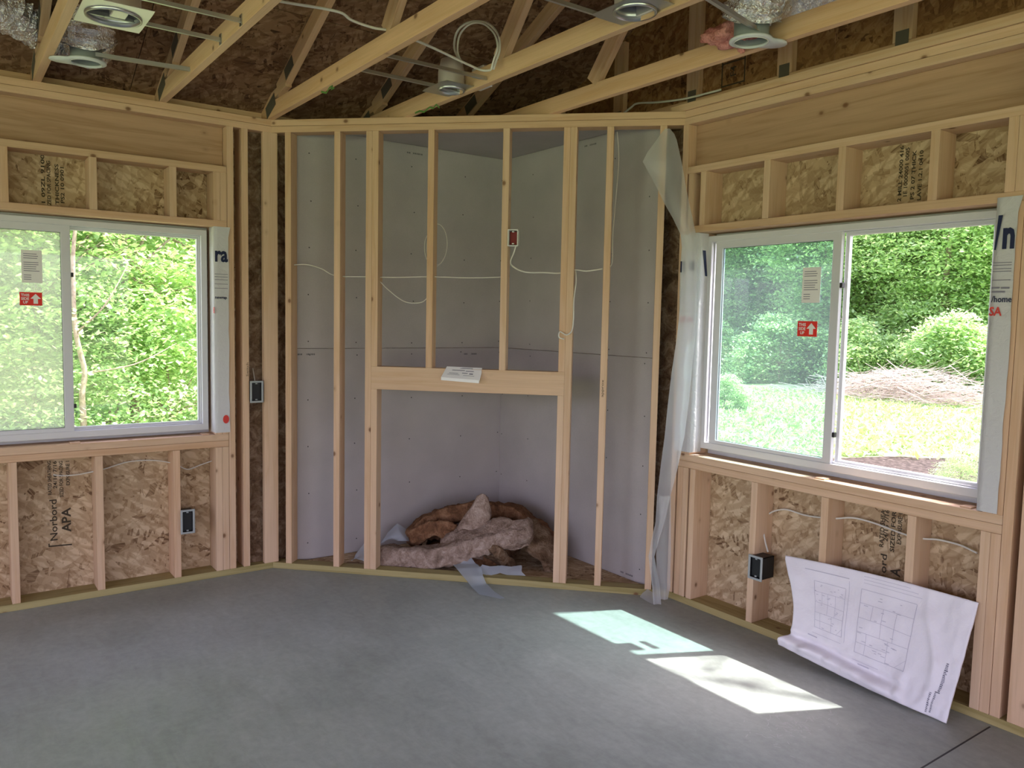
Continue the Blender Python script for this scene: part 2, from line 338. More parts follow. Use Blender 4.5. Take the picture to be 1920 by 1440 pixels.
meshobj('subfloor_panel', [(.0, 0, .02), (.0, -1.66, .02), (1.66, 0, .02), (.0, 0, .001), (.0, -1.66, .001), (1.66, 0, .001)], [(0, 1, 2), (5, 4, 3), (0, 3, 4, 1), (1, 4, 5, 2), (2, 5, 3, 0)], M['osb'], fl)

# ------------------------------------------------------------ left wall
wL = empty('wall_left', Lp(2, 0, 0), 'open pine stud wall with a window on the left', 'wall', kind='structure')
SLAB_L = .8736; SLAB_R = .8591; HL = 2.1055; HR = 2.0955
def stud(wall, s, z0, z1, par, m='pine', name='stud', w=T, d0=0, d1=D6): return wb(name, wall, s, s + w, d0, d1, z0, z1, M[m], par)
LE = 5.3
wb('bottom_plate', 'L', -.06, LE, 0, D6, 0, T, M['treated'], wL)
wb('top_plate', 'L', -.04, LE, 0, D6, ZT - 2 * T, ZT - T - .0015, M['pine'], wL)
wb('top_plate', 'L', -.02, LE, 0, D6, ZT - T, ZT, M['pine_warm'], wL)
stud('L', -.038, T, ZP, wL, w=.0889, d1=T, name='corner_stud')
stud('L', .142, T, ZP, wL)
for s in (.2275, 1.958): stud('L', s, T, ZP, wL, name='king_stud')
RL0, RL1 = .3445, 1.879
wb('header', 'L', .2675, 1.956, .075, .075 + T, ZH, ZP, M['header'], wL)
wb('header_plate', 'L', .2675, 1.956, 0, D6, ZH2, ZH, M['pine_warm'], wL)
wb('window_head_plate', 'L', .2675, 1.956, 0, D6, HL, HL + T, M['pine'], wL)
wb('rough_sill', 'L', .2675, 1.956, 0, D6, SLAB_L - T, SLAB_L, M['pine'], wL)
wb('rough_sill', 'L', .2675, 1.956, 0, D6, SLAB_L - 2 * T, SLAB_L - T - .001, M['pine_warm'], wL)
for s in (.2675, .3064, 1.8785, 1.9175):
    stud('L', s, T, SLAB_L - 2 * T - .001, wL, name='jack_stud', w=.038); stud('L', s, SLAB_L, HL, wL, name='jack_stud', w=.038); stud('L', s, HL + T, ZH2, wL, name='cripple_stud', w=.038)
for s in (.5475, .9545, 1.362, 1.768 - .05):
    stud('L', s, T, SLAB_L - 2 * T - .001, wL, name='cripple_stud'); stud('L', s, HL + T, ZH2, wL, name='cripple_stud')
for k in range(8): stud('L', 2.17 + k * .4064, T, ZP, wL)
SH = .0111
def panel(wall, s0, s1, z0, z1, par, m='osb', d=D6): return wb('sheathing_panel', wall, s0 + .001, s1 - .001, d, d + SH, z0 + .001, z1 - .001, M[m], par, 0, True)
PL = [panel('L', -CW - .15, .3445, 0, 2.77, wL), panel('L', .3445, 1.56, 0, SLAB_L, wL), panel('L', 1.56, 2.78, 0, SLAB_L, wL), panel('L', 1.879, 2.78, SLAB_L, HL, wL),
      panel('L', .3445, 1.56, HL, 2.77, wL), panel('L', 1.56, 2.78, HL, 2.77, wL), panel('L', 2.78, 4.0, 0, 2.77, wL), panel('L', 4.0, LE, 0, 2.77, wL)]
# ------------------------------------------------------------ right wall
wR = empty('wall_right', Rp(2, 0, 0), 'open pine stud wall with a window on the right', 'wall', kind='structure')
RE = 10 - CW
wb('bottom_plate', 'R', -.06, RE, 0, D6, 0, T, M['treated'], wR)
wb('top_plate', 'R', -.03, RE, 0, D6, ZT - 2 * T, ZT - T - .0015, M['pine'], wR)
wb('top_plate', 'R', -.01, RE, 0, D6, ZT - T, ZT, M['pine'], wR)
wb('ceiling_nailer', 'R', -.10, RE, -.012, .085, ZT + .001, ZT + .001 + T, M['pine_warm'], wR)
stud('R', -.012, T, ZP, wR, name='corner_stud')
RR0, RR1 = .1255, 1.657
stud('R', 1.7565, T, ZP, wR, name='king_stud')
wb('header', 'R', .028, 1.7555, .066, .066 + T, ZH, ZP, M['header'], wR)
wb('header_plate', 'R', .028, 1.7555, 0, D6, ZH2, ZH, M['pine'], wR)
wb('window_head_plate', 'R', .028, 1.7555, 0, D6, HR, HR + T, M['pine_warm'], wR)
wb('rough_sill', 'R', .037, 1.7555, 0, D6, SLAB_R - T, SLAB_R, M['pine'], wR)
wb('rough_sill', 'R', .037, 1.7555, 0, D6, SLAB_R - 2 * T, SLAB_R - T - .001, M['pine'], wR)
for s in (.040, .0795):
    stud('R', s, T, SLAB_R - 2 * T - .001, wR, name='jack_stud'); stud('R', s, SLAB_R, HR, wR, name='jack_stud')
stud('R', .0405, HR + T, ZH2, wR, name='cripple_stud')
for s in (1.6775, 1.7165):
    stud('R', s, T, SLAB_R - 2 * T - .001, wR, name='jack_stud'); stud('R', s, SLAB_R, HR, wR, name='jack_stud'); stud('R', s, HR + T, ZH2, wR, name='cripple_stud')
for s in (.131, .5495, .956, 1.376):
    stud('R', s, T, SLAB_R - 2 * T - .001, wR, name='cripple_stud')
for s in (.126, .539, .950, 1.376): stud('R', s, HR + T, ZH2, wR, name='cripple_stud')
stud('R', 1.822, T, ZP, wR, w=.089, name='corner_post'); 
for k in range(14): stud('R', 2.15 + k * .4064, T, ZP, wR)
PR = [panel('R', -CW - .13, .1255, 0, 2.77, wR), panel('R', .1255, .97, 0, SLAB_R, wR), panel('R', .97, 1.9, 0, SLAB_R, wR), panel('R', 1.657, 1.9, SLAB_R, HR, wR),
      panel('R', .1255, .97, HR, 2.77, wR), panel('R', .97, 1.9, HR, 2.77, wR)]
for k in range(6): panel('R', 1.9 + k * 1.06, min(RE, 1.9 + (k + 1) * 1.06), 0, 2.77, wR)
# insulation in the corner bays
def quilt(name, wall, s0, s1, d, z0, z1, m, par, amp=.02, ns=6, nz=70, seed=0):
    P = AX[wall][2]; vs = []; fs = []
    for j in range(nz + 1):
        for i in range(ns + 1):
            s = s0 + (s1 - s0) * i / ns; z = z0 + (z1 - z0) * j / nz; e = math.sin(PI * i / ns)
            n = noise.noise(Vector((s * 14 + seed, z * 9, seed))) + .6 * noise.noise(Vector((s * 40, z * 30, seed)))
            seam = -.03 * math.exp(-((z % .62) / .02) ** 2)
            vs.append(P(s, d - .02 * e - amp * n - seam, z))
    for j in range(nz):
        for i in range(ns): a = j * (ns + 1) + i; fs.append((a, a + 1, a + ns + 2, a + ns + 1))
    k = len(vs); base = [P(s0, D6 - .004, z0), P(s1, D6 - .004, z0), P(s1, D6 - .004, z1), P(s0, D6 - .004, z1)]; vs += base; fs.append((k + 3, k + 2, k + 1, k))
    return meshobj(name, vs, fs, m, par, smooth=True)
quilt('insulation_batt', 'L', -.40, .142, .075, T, ZP, M['batt'], wL, ns=14, seed=2)
quilt('insulation_batt', 'R', -.42, -.014, .07, T, ZP, M['batt'], wR, ns=12, seed=5)

# ------------------------------------------------------------ diagonal fireplace wall
wD = empty('wall_corner', Dp(W / 2, 0, 0), 'open 2x4 stud wall set diagonally across the corner with fireplace opening', 'wall', kind='structure')
wb('bottom_plate', 'D', -.0, W - .0, .001, D4, 0, T, M['treated'], wD)
wb('top_plate', 'D', .0, W, 0, D4, ZT - 2 * T, ZT - T - .0015, M['pine_warm'], wD)
wb('top_plate', 'D', .0, W, 0, D4, ZT - T, ZT, M['pine_warm'], wD)
for x, mm in ((.087, 'pine_warm'), (.401, 'pine'), (.601, 'pine'), (1.8175, 'pine'), (2.024, 'pine'), (2.3195, 'pine')): stud('D', x, T, ZP, wD, mm, d1=D4, name='king_stud' if x in (.601, 1.8175) else 'stud')
FH0, FH1 = 1.1585, 1.2975
for x in (.6395, 1.779): stud('D', x, T, FH0, wD, d1=D4, name='jack_stud', m='pine')
wb('fireplace_header', 'D', .6395, 1.8170, .0, .076, FH0, FH1, M['pine'], wD)
for x in (.6395, .9805, 1.4275, 1.779): stud('D', x, FH1, ZP, wD, d1=D4, name='cripple_stud', m='pine_warm' if x < 1 else 'pine')
# ------------------------------------------------------------ drywall alcove behind it
wN = empty('wall_alcove', (.6, -.6, 0), 'grey drywall lined alcove behind the diagonal stud wall', 'wall', kind='structure')
DW = .0127; ZS = 1.388; ZC = 2.757
def dbox(name, x0, x1, y0, y1, z0, z1, thin):
    o = Vector(((x0 + x1) / 2, (y0 + y1) / 2, (z0 + z1) / 2)); X = Vector((1, 0, 0)); Y = Vector((0, 1, 0))
    if thin == 'x': return slab(name, o, Y, Z, X, y1 - y0, z1 - z0, x1 - x0, M['drywall'], wN, .002)
    if thin == 'y': return slab(name, o, X, Z, -Y, x1 - x0, z1 - z0, y1 - y0, M['drywall'], wN, .002)
    return slab(name, o, X, Y, Z, x1 - x0, y1 - y0, z1 - z0, M['drywall'], wN, .002)
dN = []
for z0, z1 in ((.021, ZS - .001), (ZS + .001, ZC - .001)):
    dN.append(dbox('drywall_panel', .0, DW, -1.60, -.001, z0, z1, 'x')); dN.append(dbox('drywall_panel', DW + .001, 1.60, -DW, 0, z0, z1, 'y'))
meshobj('ceiling_panel', [(0, 0, ZC), (0, -1.6, ZC), (1.6, 0, ZC), (0, 0, ZC + DW), (0, -1.6, ZC + DW), (1.6, 0, ZC + DW)], [(0, 2, 1), (3, 4, 5), (0, 1, 4, 3), (1, 2, 5, 4), (2, 0, 3, 5)], M['drywall'], wN)
vs = []; fs = []
def dot(P, ex, ey, r=.0045):
    k = len(vs); vs.extend(P + ex * (r * math.cos(a * PI / 3)) + ey * (r * math.sin(a * PI / 3)) for a in range(6)); fs.append(tuple(range(k, k + 6)))
X_ = Vector((1, 0, 0)); Y_ = Vector((0, 1, 0))
for col in (.03, .36, .77, 1.18, 1.5):
    for z in (.12, .45, .75, 1.05, 1.35, 1.425, 1.72, 2.02, 2.32, 2.6):
        e = random.uniform(-.012, .012)
        dot(Vector((DW + .0006, -col - e, z + e)), Y_, Z); dot(Vector((col + e, -DW - .0006, z - e)), X_, Z)
meshobj('screw_heads', vs, fs, M['screw'], wN)['kind'] = 'stuff'
def scribble(px, py, axis, val, w=.11, par=wN):
    P = on(px, py, axis, val); e = Y_ if axis == 'X' else X_; vs = []; fs = []; x = 0; random.seed(int(px))
    while x < w:
        q = random.uniform(.004, .014)
        if not (.028 < x < .045): k = len(vs); vs += [P + e * x, P + e * (x + q), P + e * (x + q) + Z * .010, P + e * x + Z * .010]; fs.append((k, k + 1, k + 2, k + 3))
        x += q + .003
    meshobj('printed_mark', vs, fs, M['ink_dry'], par)
for a in ((558, 666, 'X', DW + .0008), (870, 665, 'X', DW + .0008), (763, 287, 'X', DW + .0008)): scribble(*a)
for a in ((1096, 276, 'Y', -DW - .0008), (1163, 1073, 'Y', -DW - .0008)): scribble(*a)

# ------------------------------------------------------------ roof deck, gable and the unseen half of the room
roofz = lambda x: 2.878 + .45 * x if x < 4.93 else 2.878 + .45 * (9.86 - x)
ce = empty('ceiling', (4, -3.5, 3.5), 'underside of wood strand roof decking, toned dark brown for attic dimness', 'ceiling', kind='structure')
sl_ = math.hypot(1, .45); UX = Vector((1, 0, .45)).normalized(); UN = Vector((-.45, 0, 1)).normalized()
ylines = [.45, -1.3, -3.74, -6.18, -7.4]
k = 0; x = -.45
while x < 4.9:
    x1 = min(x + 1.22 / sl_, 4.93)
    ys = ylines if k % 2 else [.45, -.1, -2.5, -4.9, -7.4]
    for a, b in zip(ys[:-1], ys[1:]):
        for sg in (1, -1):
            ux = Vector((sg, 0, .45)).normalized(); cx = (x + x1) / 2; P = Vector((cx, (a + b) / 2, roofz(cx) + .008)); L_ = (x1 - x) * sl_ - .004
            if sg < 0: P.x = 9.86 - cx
            slab('roof_panel', P, Y_, ux * sg, Y_.cross(ux * sg), a - b - .004, L_, SH, M['osb_roof_dim'], ce, 0)
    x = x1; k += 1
for k2 in range(3): beam('eave_blocking', (-.13, .1 - k2 * 2.44, 2.80), (-.13, .1 - (k2 + 1) * 2.44, 2.80), .03, .075, M['pine_warm'], ce, X_)
roofpts = [(-.46, roofz(-.46)), (4.93, roofz(4.93)), (10.32, roofz(-.46))]
vs = [(x, y, z + .022 + h) for h in (0, .006) for y in (.46, -7.45) for x, z in roofpts]
meshobj('roof_underlay', vs, [(0, 1, 4, 3), (1, 2, 5, 4), (9, 10, 7, 6), (10, 11, 8, 7), (0, 6, 7, 1), (1, 7, 8, 2), (4, 10, 9, 3), (5, 11, 10, 4), (3, 9, 6, 0), (2, 8, 11, 5)], M['gasket'], ce)
gw = empty('wall_gable', (5, .12, ZT), 'brown sheathed gable end above the right wall', 'wall', kind='structure')
edges = [-.15, 1.33, 2.55, 3.77, 4.93, 6.1, 7.4, 8.6, 9.9]
for a, b in zip(edges[:-1], edges[1:]):
    vs = [(a + .001, D6, ZT), (b - .001, D6, ZT), (b - .001, D6, roofz(b)), (a + .001, D6, roofz(a))]; vs += [(p[0], p[1] + SH, p[2]) for p in vs]
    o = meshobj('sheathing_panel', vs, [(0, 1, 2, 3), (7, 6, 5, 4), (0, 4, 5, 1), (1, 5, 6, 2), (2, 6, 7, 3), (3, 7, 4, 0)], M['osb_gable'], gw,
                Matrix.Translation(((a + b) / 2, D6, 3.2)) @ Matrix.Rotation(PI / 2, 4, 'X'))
beam('gable_chord', (-.1, .12, ZT + .046), (9.9, .12, ZT + .046), .038, .0889, M['pine_warm'], gw, Y_)
for x in (.42, 1.03, 1.64, 2.25, 2.86, 3.47, 4.08, 4.69, 5.3): 
    beam('gable_stud', (x + .045, .12, ZT + .092), (x + .045, .12, roofz(x) - .01), .0889, .038, M['pine_warm'], gw, X_)
    beam('nail_plate', (x + .045, .1, ZT + .06), (x + .045, .1, ZT + .14), .06, .002, M['plate'], gw, X_, 0)
vs = [on(1570, 0, 'Y', 0)]
for nm, pts in (('wall_back', [((9.86, 9.98), (-.7, .14), (0, 2.77)), ((9.86, 9.98), (-7.1, -6.6), (0, 2.77)), ((9.86, 9.98), (-6.6, -.7), (2.5, 2.77))]),
                ('wall_side', [((-.14, .8), (-7.15, -7.03), (0, 2.77)), ((9.2, 9.98), (-7.15, -7.03), (0, 2.77)), ((.8, 9.2), (-7.15, -7.03), (2.5, 2.77))])):
    w = empty(nm, ((pts[0][0][0] + pts[0][0][1]) / 2, (pts[0][1][0] + pts[0][1][1]) / 2, 0), 'sheathed wall behind the viewer with a wide opening' if nm == 'wall_back' else 'sheathed wall to the side of the viewer with a wide opening', 'wall', kind='structure')
    for (xa, xb), (ya, yb), (za, zb) in pts:
        o = Vector(((xa + xb) / 2, (ya + yb) / 2, (za + zb) / 2))
        if nm == 'wall_back': slab('sheathing_panel', o, Y_, Z, X_, yb - ya, zb - za, xb - xa, M['osb'], w, 0)
        else: slab('sheathing_panel', o, X_, Z, -Y_, xb - xa, zb - za, yb - ya, M['osb'], w, 0)
w = gw
for ya in (-7.1,):
    for a, b in zip(edges[:-1], edges[1:]):
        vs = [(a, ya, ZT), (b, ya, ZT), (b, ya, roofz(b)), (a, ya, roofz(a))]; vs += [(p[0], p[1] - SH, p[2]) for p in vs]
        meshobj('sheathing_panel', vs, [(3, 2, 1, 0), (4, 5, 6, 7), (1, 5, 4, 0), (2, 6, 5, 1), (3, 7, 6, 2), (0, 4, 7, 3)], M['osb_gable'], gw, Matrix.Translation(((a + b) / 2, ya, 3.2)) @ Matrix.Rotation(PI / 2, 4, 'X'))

# ------------------------------------------------------------ windows
def ringmesh(name, wall, s0, s1, z0, z1, w, d0, d1, m, par, wb_=None):
    P = AX[wall][2]; w2 = wb_ or w; vs = []; fs = []
    for d in (d0, d1):
        vs += [P(s0, d, z0), P(s1, d, z0), P(s1, d, z1), P(s0, d, z1), P(s0 + w, d, z0 + w2), P(s1 - w, d, z0 + w2), P(s1 - w, d, z1 - w), P(s0 + w, d, z1 - w)]
    for i in range(4):
        j = (i + 1) % 4; fs += [(i, j, 4 + j, 4 + i), (8 + j, 8 + i, 12 + i, 12 + j), (j, i, 8 + i, 8 + j), (4 + i, 4 + j, 12 + j, 12 + i)]
    o = meshobj(name, vs, fs, m, par)
    bm = bmesh.new(); bm.from_mesh(o.data); bmesh.ops.recalc_face_normals(bm, faces=bm.faces[:]); bmesh.ops.bevel(bm, geom=bm.edges[:], offset=.0025, segments=1, affect='EDGES'); bm.to_mesh(o.data); bm.free(); return o
def pane(wall, s0, s1, z0, z1, d, m, par): return wb('glass_pane', wall, s0, s1, d, d + .004, z0, z1, M[m], par, 0, True)
def window(n, wall, s0, s1, z0, z1, sash_s, fix_s, sw, lab, open_high):
    w = empty('window_%d' % n, AX[wall][2]((s0 + s1) / 2, .12, z0), lab, 'window', kind='structure')
    ringmesh('window_frame', wall, s0, s1, z0, z1, .034, .082, .168, M['vinyl'], w, .038)
    ringmesh('track_lip', wall, s0 + .034, s1 - .034, z0 + .038, z1 - .034, .007, .104, .112, M['vinyl'], w)
    a, b = sash_s
    sa = ringmesh('sliding_sash', wall, a, b, z0 + .022, z1 - .026, .046, .086, .112, M['vinyl'], w, .036)
    pane(wall, a + .04, b - .04, z0 + .05, z1 - .07, .099, 'glass_tint' if open_high else 'glass_screen', sa)
    ringmesh('nailing_fin', wall, s0 - .035, s1 + .035, z0 - .035, z1 + .035, .055, .1515, .1535, M['vinyl'], w, .06)
    ringmesh('glass_gasket', wall, a + .045, b - .045, z0 + .057, z1 - .071, .003, .0965, .0985, M['gasket'], sa)
    a2, b2 = fix_s
    fi = ringmesh('fixed_sash', wall, a2, b2, z0 + .036, z1 - .033, .02, .118, .145, M['vinyl'], w, .02)
    pane(wall, a2 + .015, b2 - .015, z0 + .05, z1 - .048, .132, 'glass', fi)
    ms = b - .001 if open_high else a + .001
    for zz in (1.78, 1.06):
        t = ms; q = (t - .002, t + .014) if open_high else (t - .014, t + .002)
        wb('sash_latch', wall, q[0], q[1], .088, .108, zz, zz + .024, M['black_plastic'], sa, .002)
    return w, sa
w1, sa1 = window(1, 'L', .362, 1.862, .8955, 2.089, (1.079, 1.832), (.392, 1.10), .046, 'white vinyl sliding window on the left looking onto leafy trees', False)
w2, sa2 = window(2, 'R', .118, 1.650, .893, 2.081, (.180, .937), (.938, 1.618), .046, 'white vinyl sliding window on the right looking onto a sunny clearing', True)
def stickers(wall, sgn, paper, red, par, d):
    es, ed, P = AX[wall]; ex = es * sgn
    s0, s1, z0, z1 = paper
    o = wb('paper_sticker', wall, s0, s1, d - .0008, d, z0, z1, M['sticker_white'], par, 0, True); o['label'] = 'white printed paper sticker'
    R = []; random.seed(3)
    for k in range(13):
        z = z1 - .022 - k * .0112
        if k in (3, 9): continue
        x0 = s0 + .01 if sgn > 0 else s1 - .01; L_ = (s1 - s0 - .02) * (random.uniform(.75, 1) if k < 9 else .45)
        R.append((x0, x0 + sgn * L_, z, z + .0035) if sgn > 0 else (x0 - L_, x0, z, z + .0035))
    bars('print_lines', wall, R, d - .0012, M['ink_grey'], par)
    s0, s1, z0, z1 = red; o = wb('arrow_sticker', wall, s0, s1, d - .0008, d, z0, z1, M['sticker_red'], par, 0, True); o['label'] = 'red THIS SIDE UP sticker'
    left = s0 if sgn > 0 else s1; wd_ = s1 - s0; h = z1 - z0; s = wd_ / .11
    for k, tx in enumerate(('THIS', 'SIDE', 'UP')):
        text('sticker_lettering', tx, .021 * s, P(left + sgn * (.007 if k < 2 else .016) * s, d - .0015, z1 - h * (.32 + .27 * k)), ex, Z, M['sticker_white'], par, .95, .0005)
    cx = left + sgn * .078 * s; q = [(-.026, .045), (0, .078), (.026, .045), (.011, .045), (.011, .012), (-.011, .012), (-.011, .045)]
    meshobj('sticker_arrow', [P(cx + sgn * a * s, d - .0015, z0 + b * h / .088) for a, b in q], [tuple(range(7))] if sgn > 0 else [tuple(range(7))[::-1]], M['sticker_white'], par)
stickers('R', 1, (.728, .830, 1.710, 1.884), (.713, .823, 1.543, 1.619), sa2, .0955)
stickers('L', -1, (1.213, 1.309, 1.740, 1.913), (1.217, 1.321, 1.620, 1.690), sa1, .0955)

# ------------------------------------------------------------ roof trusses
names = ['pine roof truss closest to the right wall, its chord crossing above the right window corner', 'pine roof truss second from the right wall, white recessed light beside it',
         'pine roof truss third from the right wall with a green crayon mark near its heel', 'pine roof truss fourth from the right wall, ending above the left window',
         'pine roof truss fifth from the right wall, beside the left foil duct']
TR = []
for k in range(7):
    y = -.519 - .61 * k; t = empty('roof_truss', (0, y, ZT), names[k] if k < 5 else 'pine roof truss above the viewer, ' + ('sixth' if k == 5 else 'seventh') + ' from the right wall', 'truss', 'roof trusses'); TR.append(t)
    h = .0889
    beam('bottom_chord', (-.14, y, ZT + h / 2), (9.99, y, ZT + h / 2), T, h, M['truss'], t, Y_)
    off = UN * (-h / 2)
    for sg in (1, -1):
        f = lambda p: Vector(p) if sg > 0 else Vector((9.86 - p[0], p[1], p[2]))
        a = Vector((-.40, y, roofz(-.40))) + off; b = Vector((4.93, y, roofz(4.93))) + off
        a.x = max(a.x, -.4)
        # the chord starts above the plate, just beyond the bottom chord's end
        beam('top_chord', f(Vector((.15, y, 2.878 + .45 * .15)) + off), f(b), T, h, M['pine_warm'], t, Y_)
        beam('heel_block', f((-.10, y, ZT + .096)), f((.30, y, ZT + .15)), T, .045, M['pine_warm'], t, Y_)
        for dy in (-.0202, .0202):
            beam('nail_plate', f((-.02, y + dy, ZT + .035)), f((.13, y + dy, ZT + .095)), .0015, .075, M['plate'], t, Y_, 0)
            beam('nail_plate', f((.30, y + dy, ZT + .19)), f((.42, y + dy, ZT + .245)), .0015, .07, M['plate'], t, Y_, 0)
        beam('web', f((1.55, y, ZT + h + .01)), f((2.35, y, roofz(2.35) - .11)), T, h, M['pine_warm'], t, Y_)
        beam('web', f((3.2, y, ZT + h + .01)), f((2.45, y, roofz(2.45) - .12)), T, h, M['pine_warm'], t, Y_)
        beam('web', f((3.3, y, ZT + h + .01)), f((4.85, y, roofz(4.85) - .16)), T, h, M['pine_warm'], t, Y_)
def crayon(pts, y, par):
    vs = []; fs = []
    P = [on(px, py, 'Y', y) for px, py in pts]
    for i, p in enumerate(P): vs += [p + Z * .005, p - Z * .005]
    for i in range(len(P) - 1): fs.append((2 * i, 2 * i + 1, 2 * i + 3, 2 * i + 2))
    o = meshobj('crayon_mark', vs, fs, M['ink_green'], par); o['label'] = 'green crayon scribble'
crayon([(602, 172), (612, 174), (618, 164), (624, 161), (620, 168), (627, 164)], -.519 - 1.22 - .0205, TR[2])
crayon([(778, 212), (787, 208), (795, 210), (806, 201), (812, 203), (818, 196), (824, 202)], -.519 - .61 - .0205, TR[1])

# ------------------------------------------------------------ stamps printed on the boards
def stamp(txt, wall, px, py0, py1, hpx, m='ink_osb', par=None, depth=D6 - .0012, bold=.0006):
    """reads upward, baseline at column px, from row py0 up to row py1"""
    ax, v = ('X', -depth) if wall == 'L' else ('Y', depth)
    o = on(px, py0, ax, v); e = on(px, py1, ax, v); h = (on(px - hpx, py0, ax, v) - o).length; n = abs(e.z - o.z)
    ey = Vector((0, -1, 0)) if wall == 'L' else Vector((-1, 0, 0))
    ob = text('printed_lettering', txt, h / .72, o, Z, ey, M[m], par, 1, bold)
    w_ = max(v.co.x for v in ob.data.vertices)
    for q in ob.data.vertices: q.co.x *= n / w_
    return ob
pl, pu, pr, pru = PL[1], PL[4], PR[2], PR[5]
stamp('Norbord', 'L', 108, 1014, 936, 14, par=pl); stamp('APA', 'L', 133, 996, 951, 17, par=pl, bold=.0015)
for px, a, b, tx, h in ((97, 928, 864, 'RATED SHEATHING', 7), (107, 916, 864, '24/16 7/16', 7), (119, 932, 864, 'SIZED FOR SPACING', 7), (131, 910, 864, 'EXPOSURE 1', 7)): stamp(tx, 'L', px, a, b, h, par=pl)
o1 = on(91, 1026, 'X', -D6 + .0012); o2 = on(135, 1022, 'X', -D6 + .0012)
meshobj('printed_bracket', [o1, o2, o2 + Z * .008, o1 + Z * .008, o1 + Z * .02, o1 + Z * .02 + Y_ * .006, o1 + Y_ * .006], [(0, 1, 2, 3), (3, 6, 5, 4)], M['ink_osb'], PL[1])
for px, a, b, tx in ((85, 384, 290, '1 09ZL 9100'), (96, 392, 302, 'SIZED FOR SPACING'), (111, 384, 308, 'THICKNESS'), (121, 382, 314, 'PS2 10 0901')): stamp(tx, 'L', px, a, b, 7, par=pu)
stamp('ord', 'R', 1661, 1076, 1040, 12, par=pr); stamp('A', 'R', 1687, 1082, 1067, 18, par=pr, bold=.0015)
for px, a, b, tx in ((1656, 1027, 956, 'RATED SHEA'), (1664, 1016, 956, '24/16 7/16'), (1676, 1036, 958, 'SIZED FOR'), (1689, 1022, 962, 'EXPOSURE 1')): stamp(tx, 'R', px, a, b, 8, par=pr)
for px, a, b, tx in ((1689, 378, 274, '2 MILL 24000 416'), (1700, 370, 277, '1E 10000051 0005'), (1713, 374, 282, 'PS 2 07 THICK'), (1726, 376, 282, 'LAVE 1.2.1 0410')): stamp(tx, 'R', px, a, b, 7, par=pru)
gd = [o for o in gw.children if o.name.startswith('sheathing')][1]
for (px, py, s_) in ((1366, 128, 'F4'), (1380, 165, 'IPA')): stamp(s_, 'R', px + 14, py + 14, py - 6, 11, par=gd, depth=D6 - .001)
R0 = on(1352, 165, 'Y', D6 - .0012); ex = X_
def frame_lines(name, P, ex, ey, w, h, t, m, par):
    vs = []; fs = []
    for a, b, c_, d in ((0, w, 0, t), (0, w, h - t, h), (0, t, 0, h), (w - t, w, 0, h), (0, w, h * .5, h * .5 + t), (0, w, h * .75, h * .75 + t)):
        k = len(vs); vs += [P + ex * a + ey * c_, P + ex * b + ey * c_, P + ex * b + ey * d, P + ex * a + ey * d]; fs.append((k, k + 1, k + 2, k + 3))
    return meshobj(name, vs, fs, m, par)
frame_lines('printed_grid', R0, X_, Z, .16, .24, .008, M['ink_osb'], gd)
# pencil notes on studs
def note(px, py0, py1, plane, txt, h=7, par=None, m='ink_osb'):
    o = plane(px, py0); e = plane(px, py1)
    ob = text('pencil_note', txt, .04, o, Z, Vector((-c45, -c45, 0)) if par is wD else Vector((0, -1, 0)), M[m], par); w_ = max(v.co.x for v in ob.data.vertices)
    for q in ob.data.vertices: q.co.x *= (e.z - o.z) / w_; q.co.y *= .5
note(1131, 745, 712, lambda a, b: onD(a, b, -.0012), 'approx', par=wD)
note(466, 706, 680, lambda a, b: on(a, b, 'X', .0012), 'Switch', par=wL)

# ------------------------------------------------------------ house wrap turned in around the windows
def wrap(name, wall, sf0, sf1, sr, z0, z1, label, seed=0, letters=(), lines=(), reveal=True):
    P = AX[wall][2]; vs = []; fs = []; nz = 60; cols = 7 if reveal else 5
    for j in range(nz + 1):
        z = z0 + (z1 - z0) * j / nz; wv = .006 * noise.noise(Vector((z * 3, seed, 1))) + .003 * noise.noise(Vector((z * 11, seed, 5)))
        if j > nz - 3: wv -= .012 * (j - nz + 3) / 3 * (1 if sf1 < sr else 1)
        out = sf0 + (wv if sf0 < sf1 else -wv)
        for i in range(5):
            t = i / 4; s = out + (sf1 - out) * t
            vs.append(P(s, -.003 - .0025 * (1 + noise.noise(Vector((s * 30, z * 8, seed)))) * (1 - t), z))
        if reveal:
            e = .0015 * (1 if sr > sf0 else -1)
            for d in (.04, .083): vs.append(P(sr + e * (1 + noise.noise(Vector((d * 30, z * 9, seed)))), d, z))
    for j in range(nz):
        for i in range(cols - 1): a = j * cols + i; fs.append((a, a + 1, a + cols + 1, a + cols))
    o = meshobj(name, vs, fs, M['wrap'], smooth=True); tag(o, label, 'house wrap', 'house wrap flaps at the window jambs')
    return o
def facetext(par, wall, txt, s, z, size, m, xs=1., d=-.0088, reveal=None, bold=.004):
    es, ed, P = AX[wall]; ex = -es if wall == 'L' else es
    if reveal is None: o = P(s, d, z)
    else: o = P(reveal, s, z); ex = ed
    if reveal is not None and wall == 'L': ex = -ed; 
    if reveal is not None and wall == 'R': ex = ed
    return text('printed_lettering', txt, size, o, ex, Z, M[m], par, xs, bold)
h1 = wrap('house_wrap', 'L', .262, .3445, .346, .885, 2.107, 'white house wrap flap with navy letters ra beside the left window', 1)
facetext(h1, 'L', 'ra', .344, 1.905, .125, 'ink', .74)
bars('printed_lines', 'L', [(.268, .344, z, z + .003) for z in (1.828, 1.812, 1.795, 1.77, 1.745)], -.0092, M['ink_grey'], h1)
facetext(h1, 'L', 'newrap', .343, 1.685, .024, 'ink', .95, bold=.0006)
facetext(h1, 'L', '8', .008, 1.60, .05, 'ink_red', 1, reveal=.349, bold=.001)
meshobj('red_emblem', [Lp(.285 + .018 * math.cos(a * PI / 8), -.0095, .965 + .026 * math.sin(a * PI / 8)) for a in range(16)], [tuple(range(16))], M['ink_red'], h1)
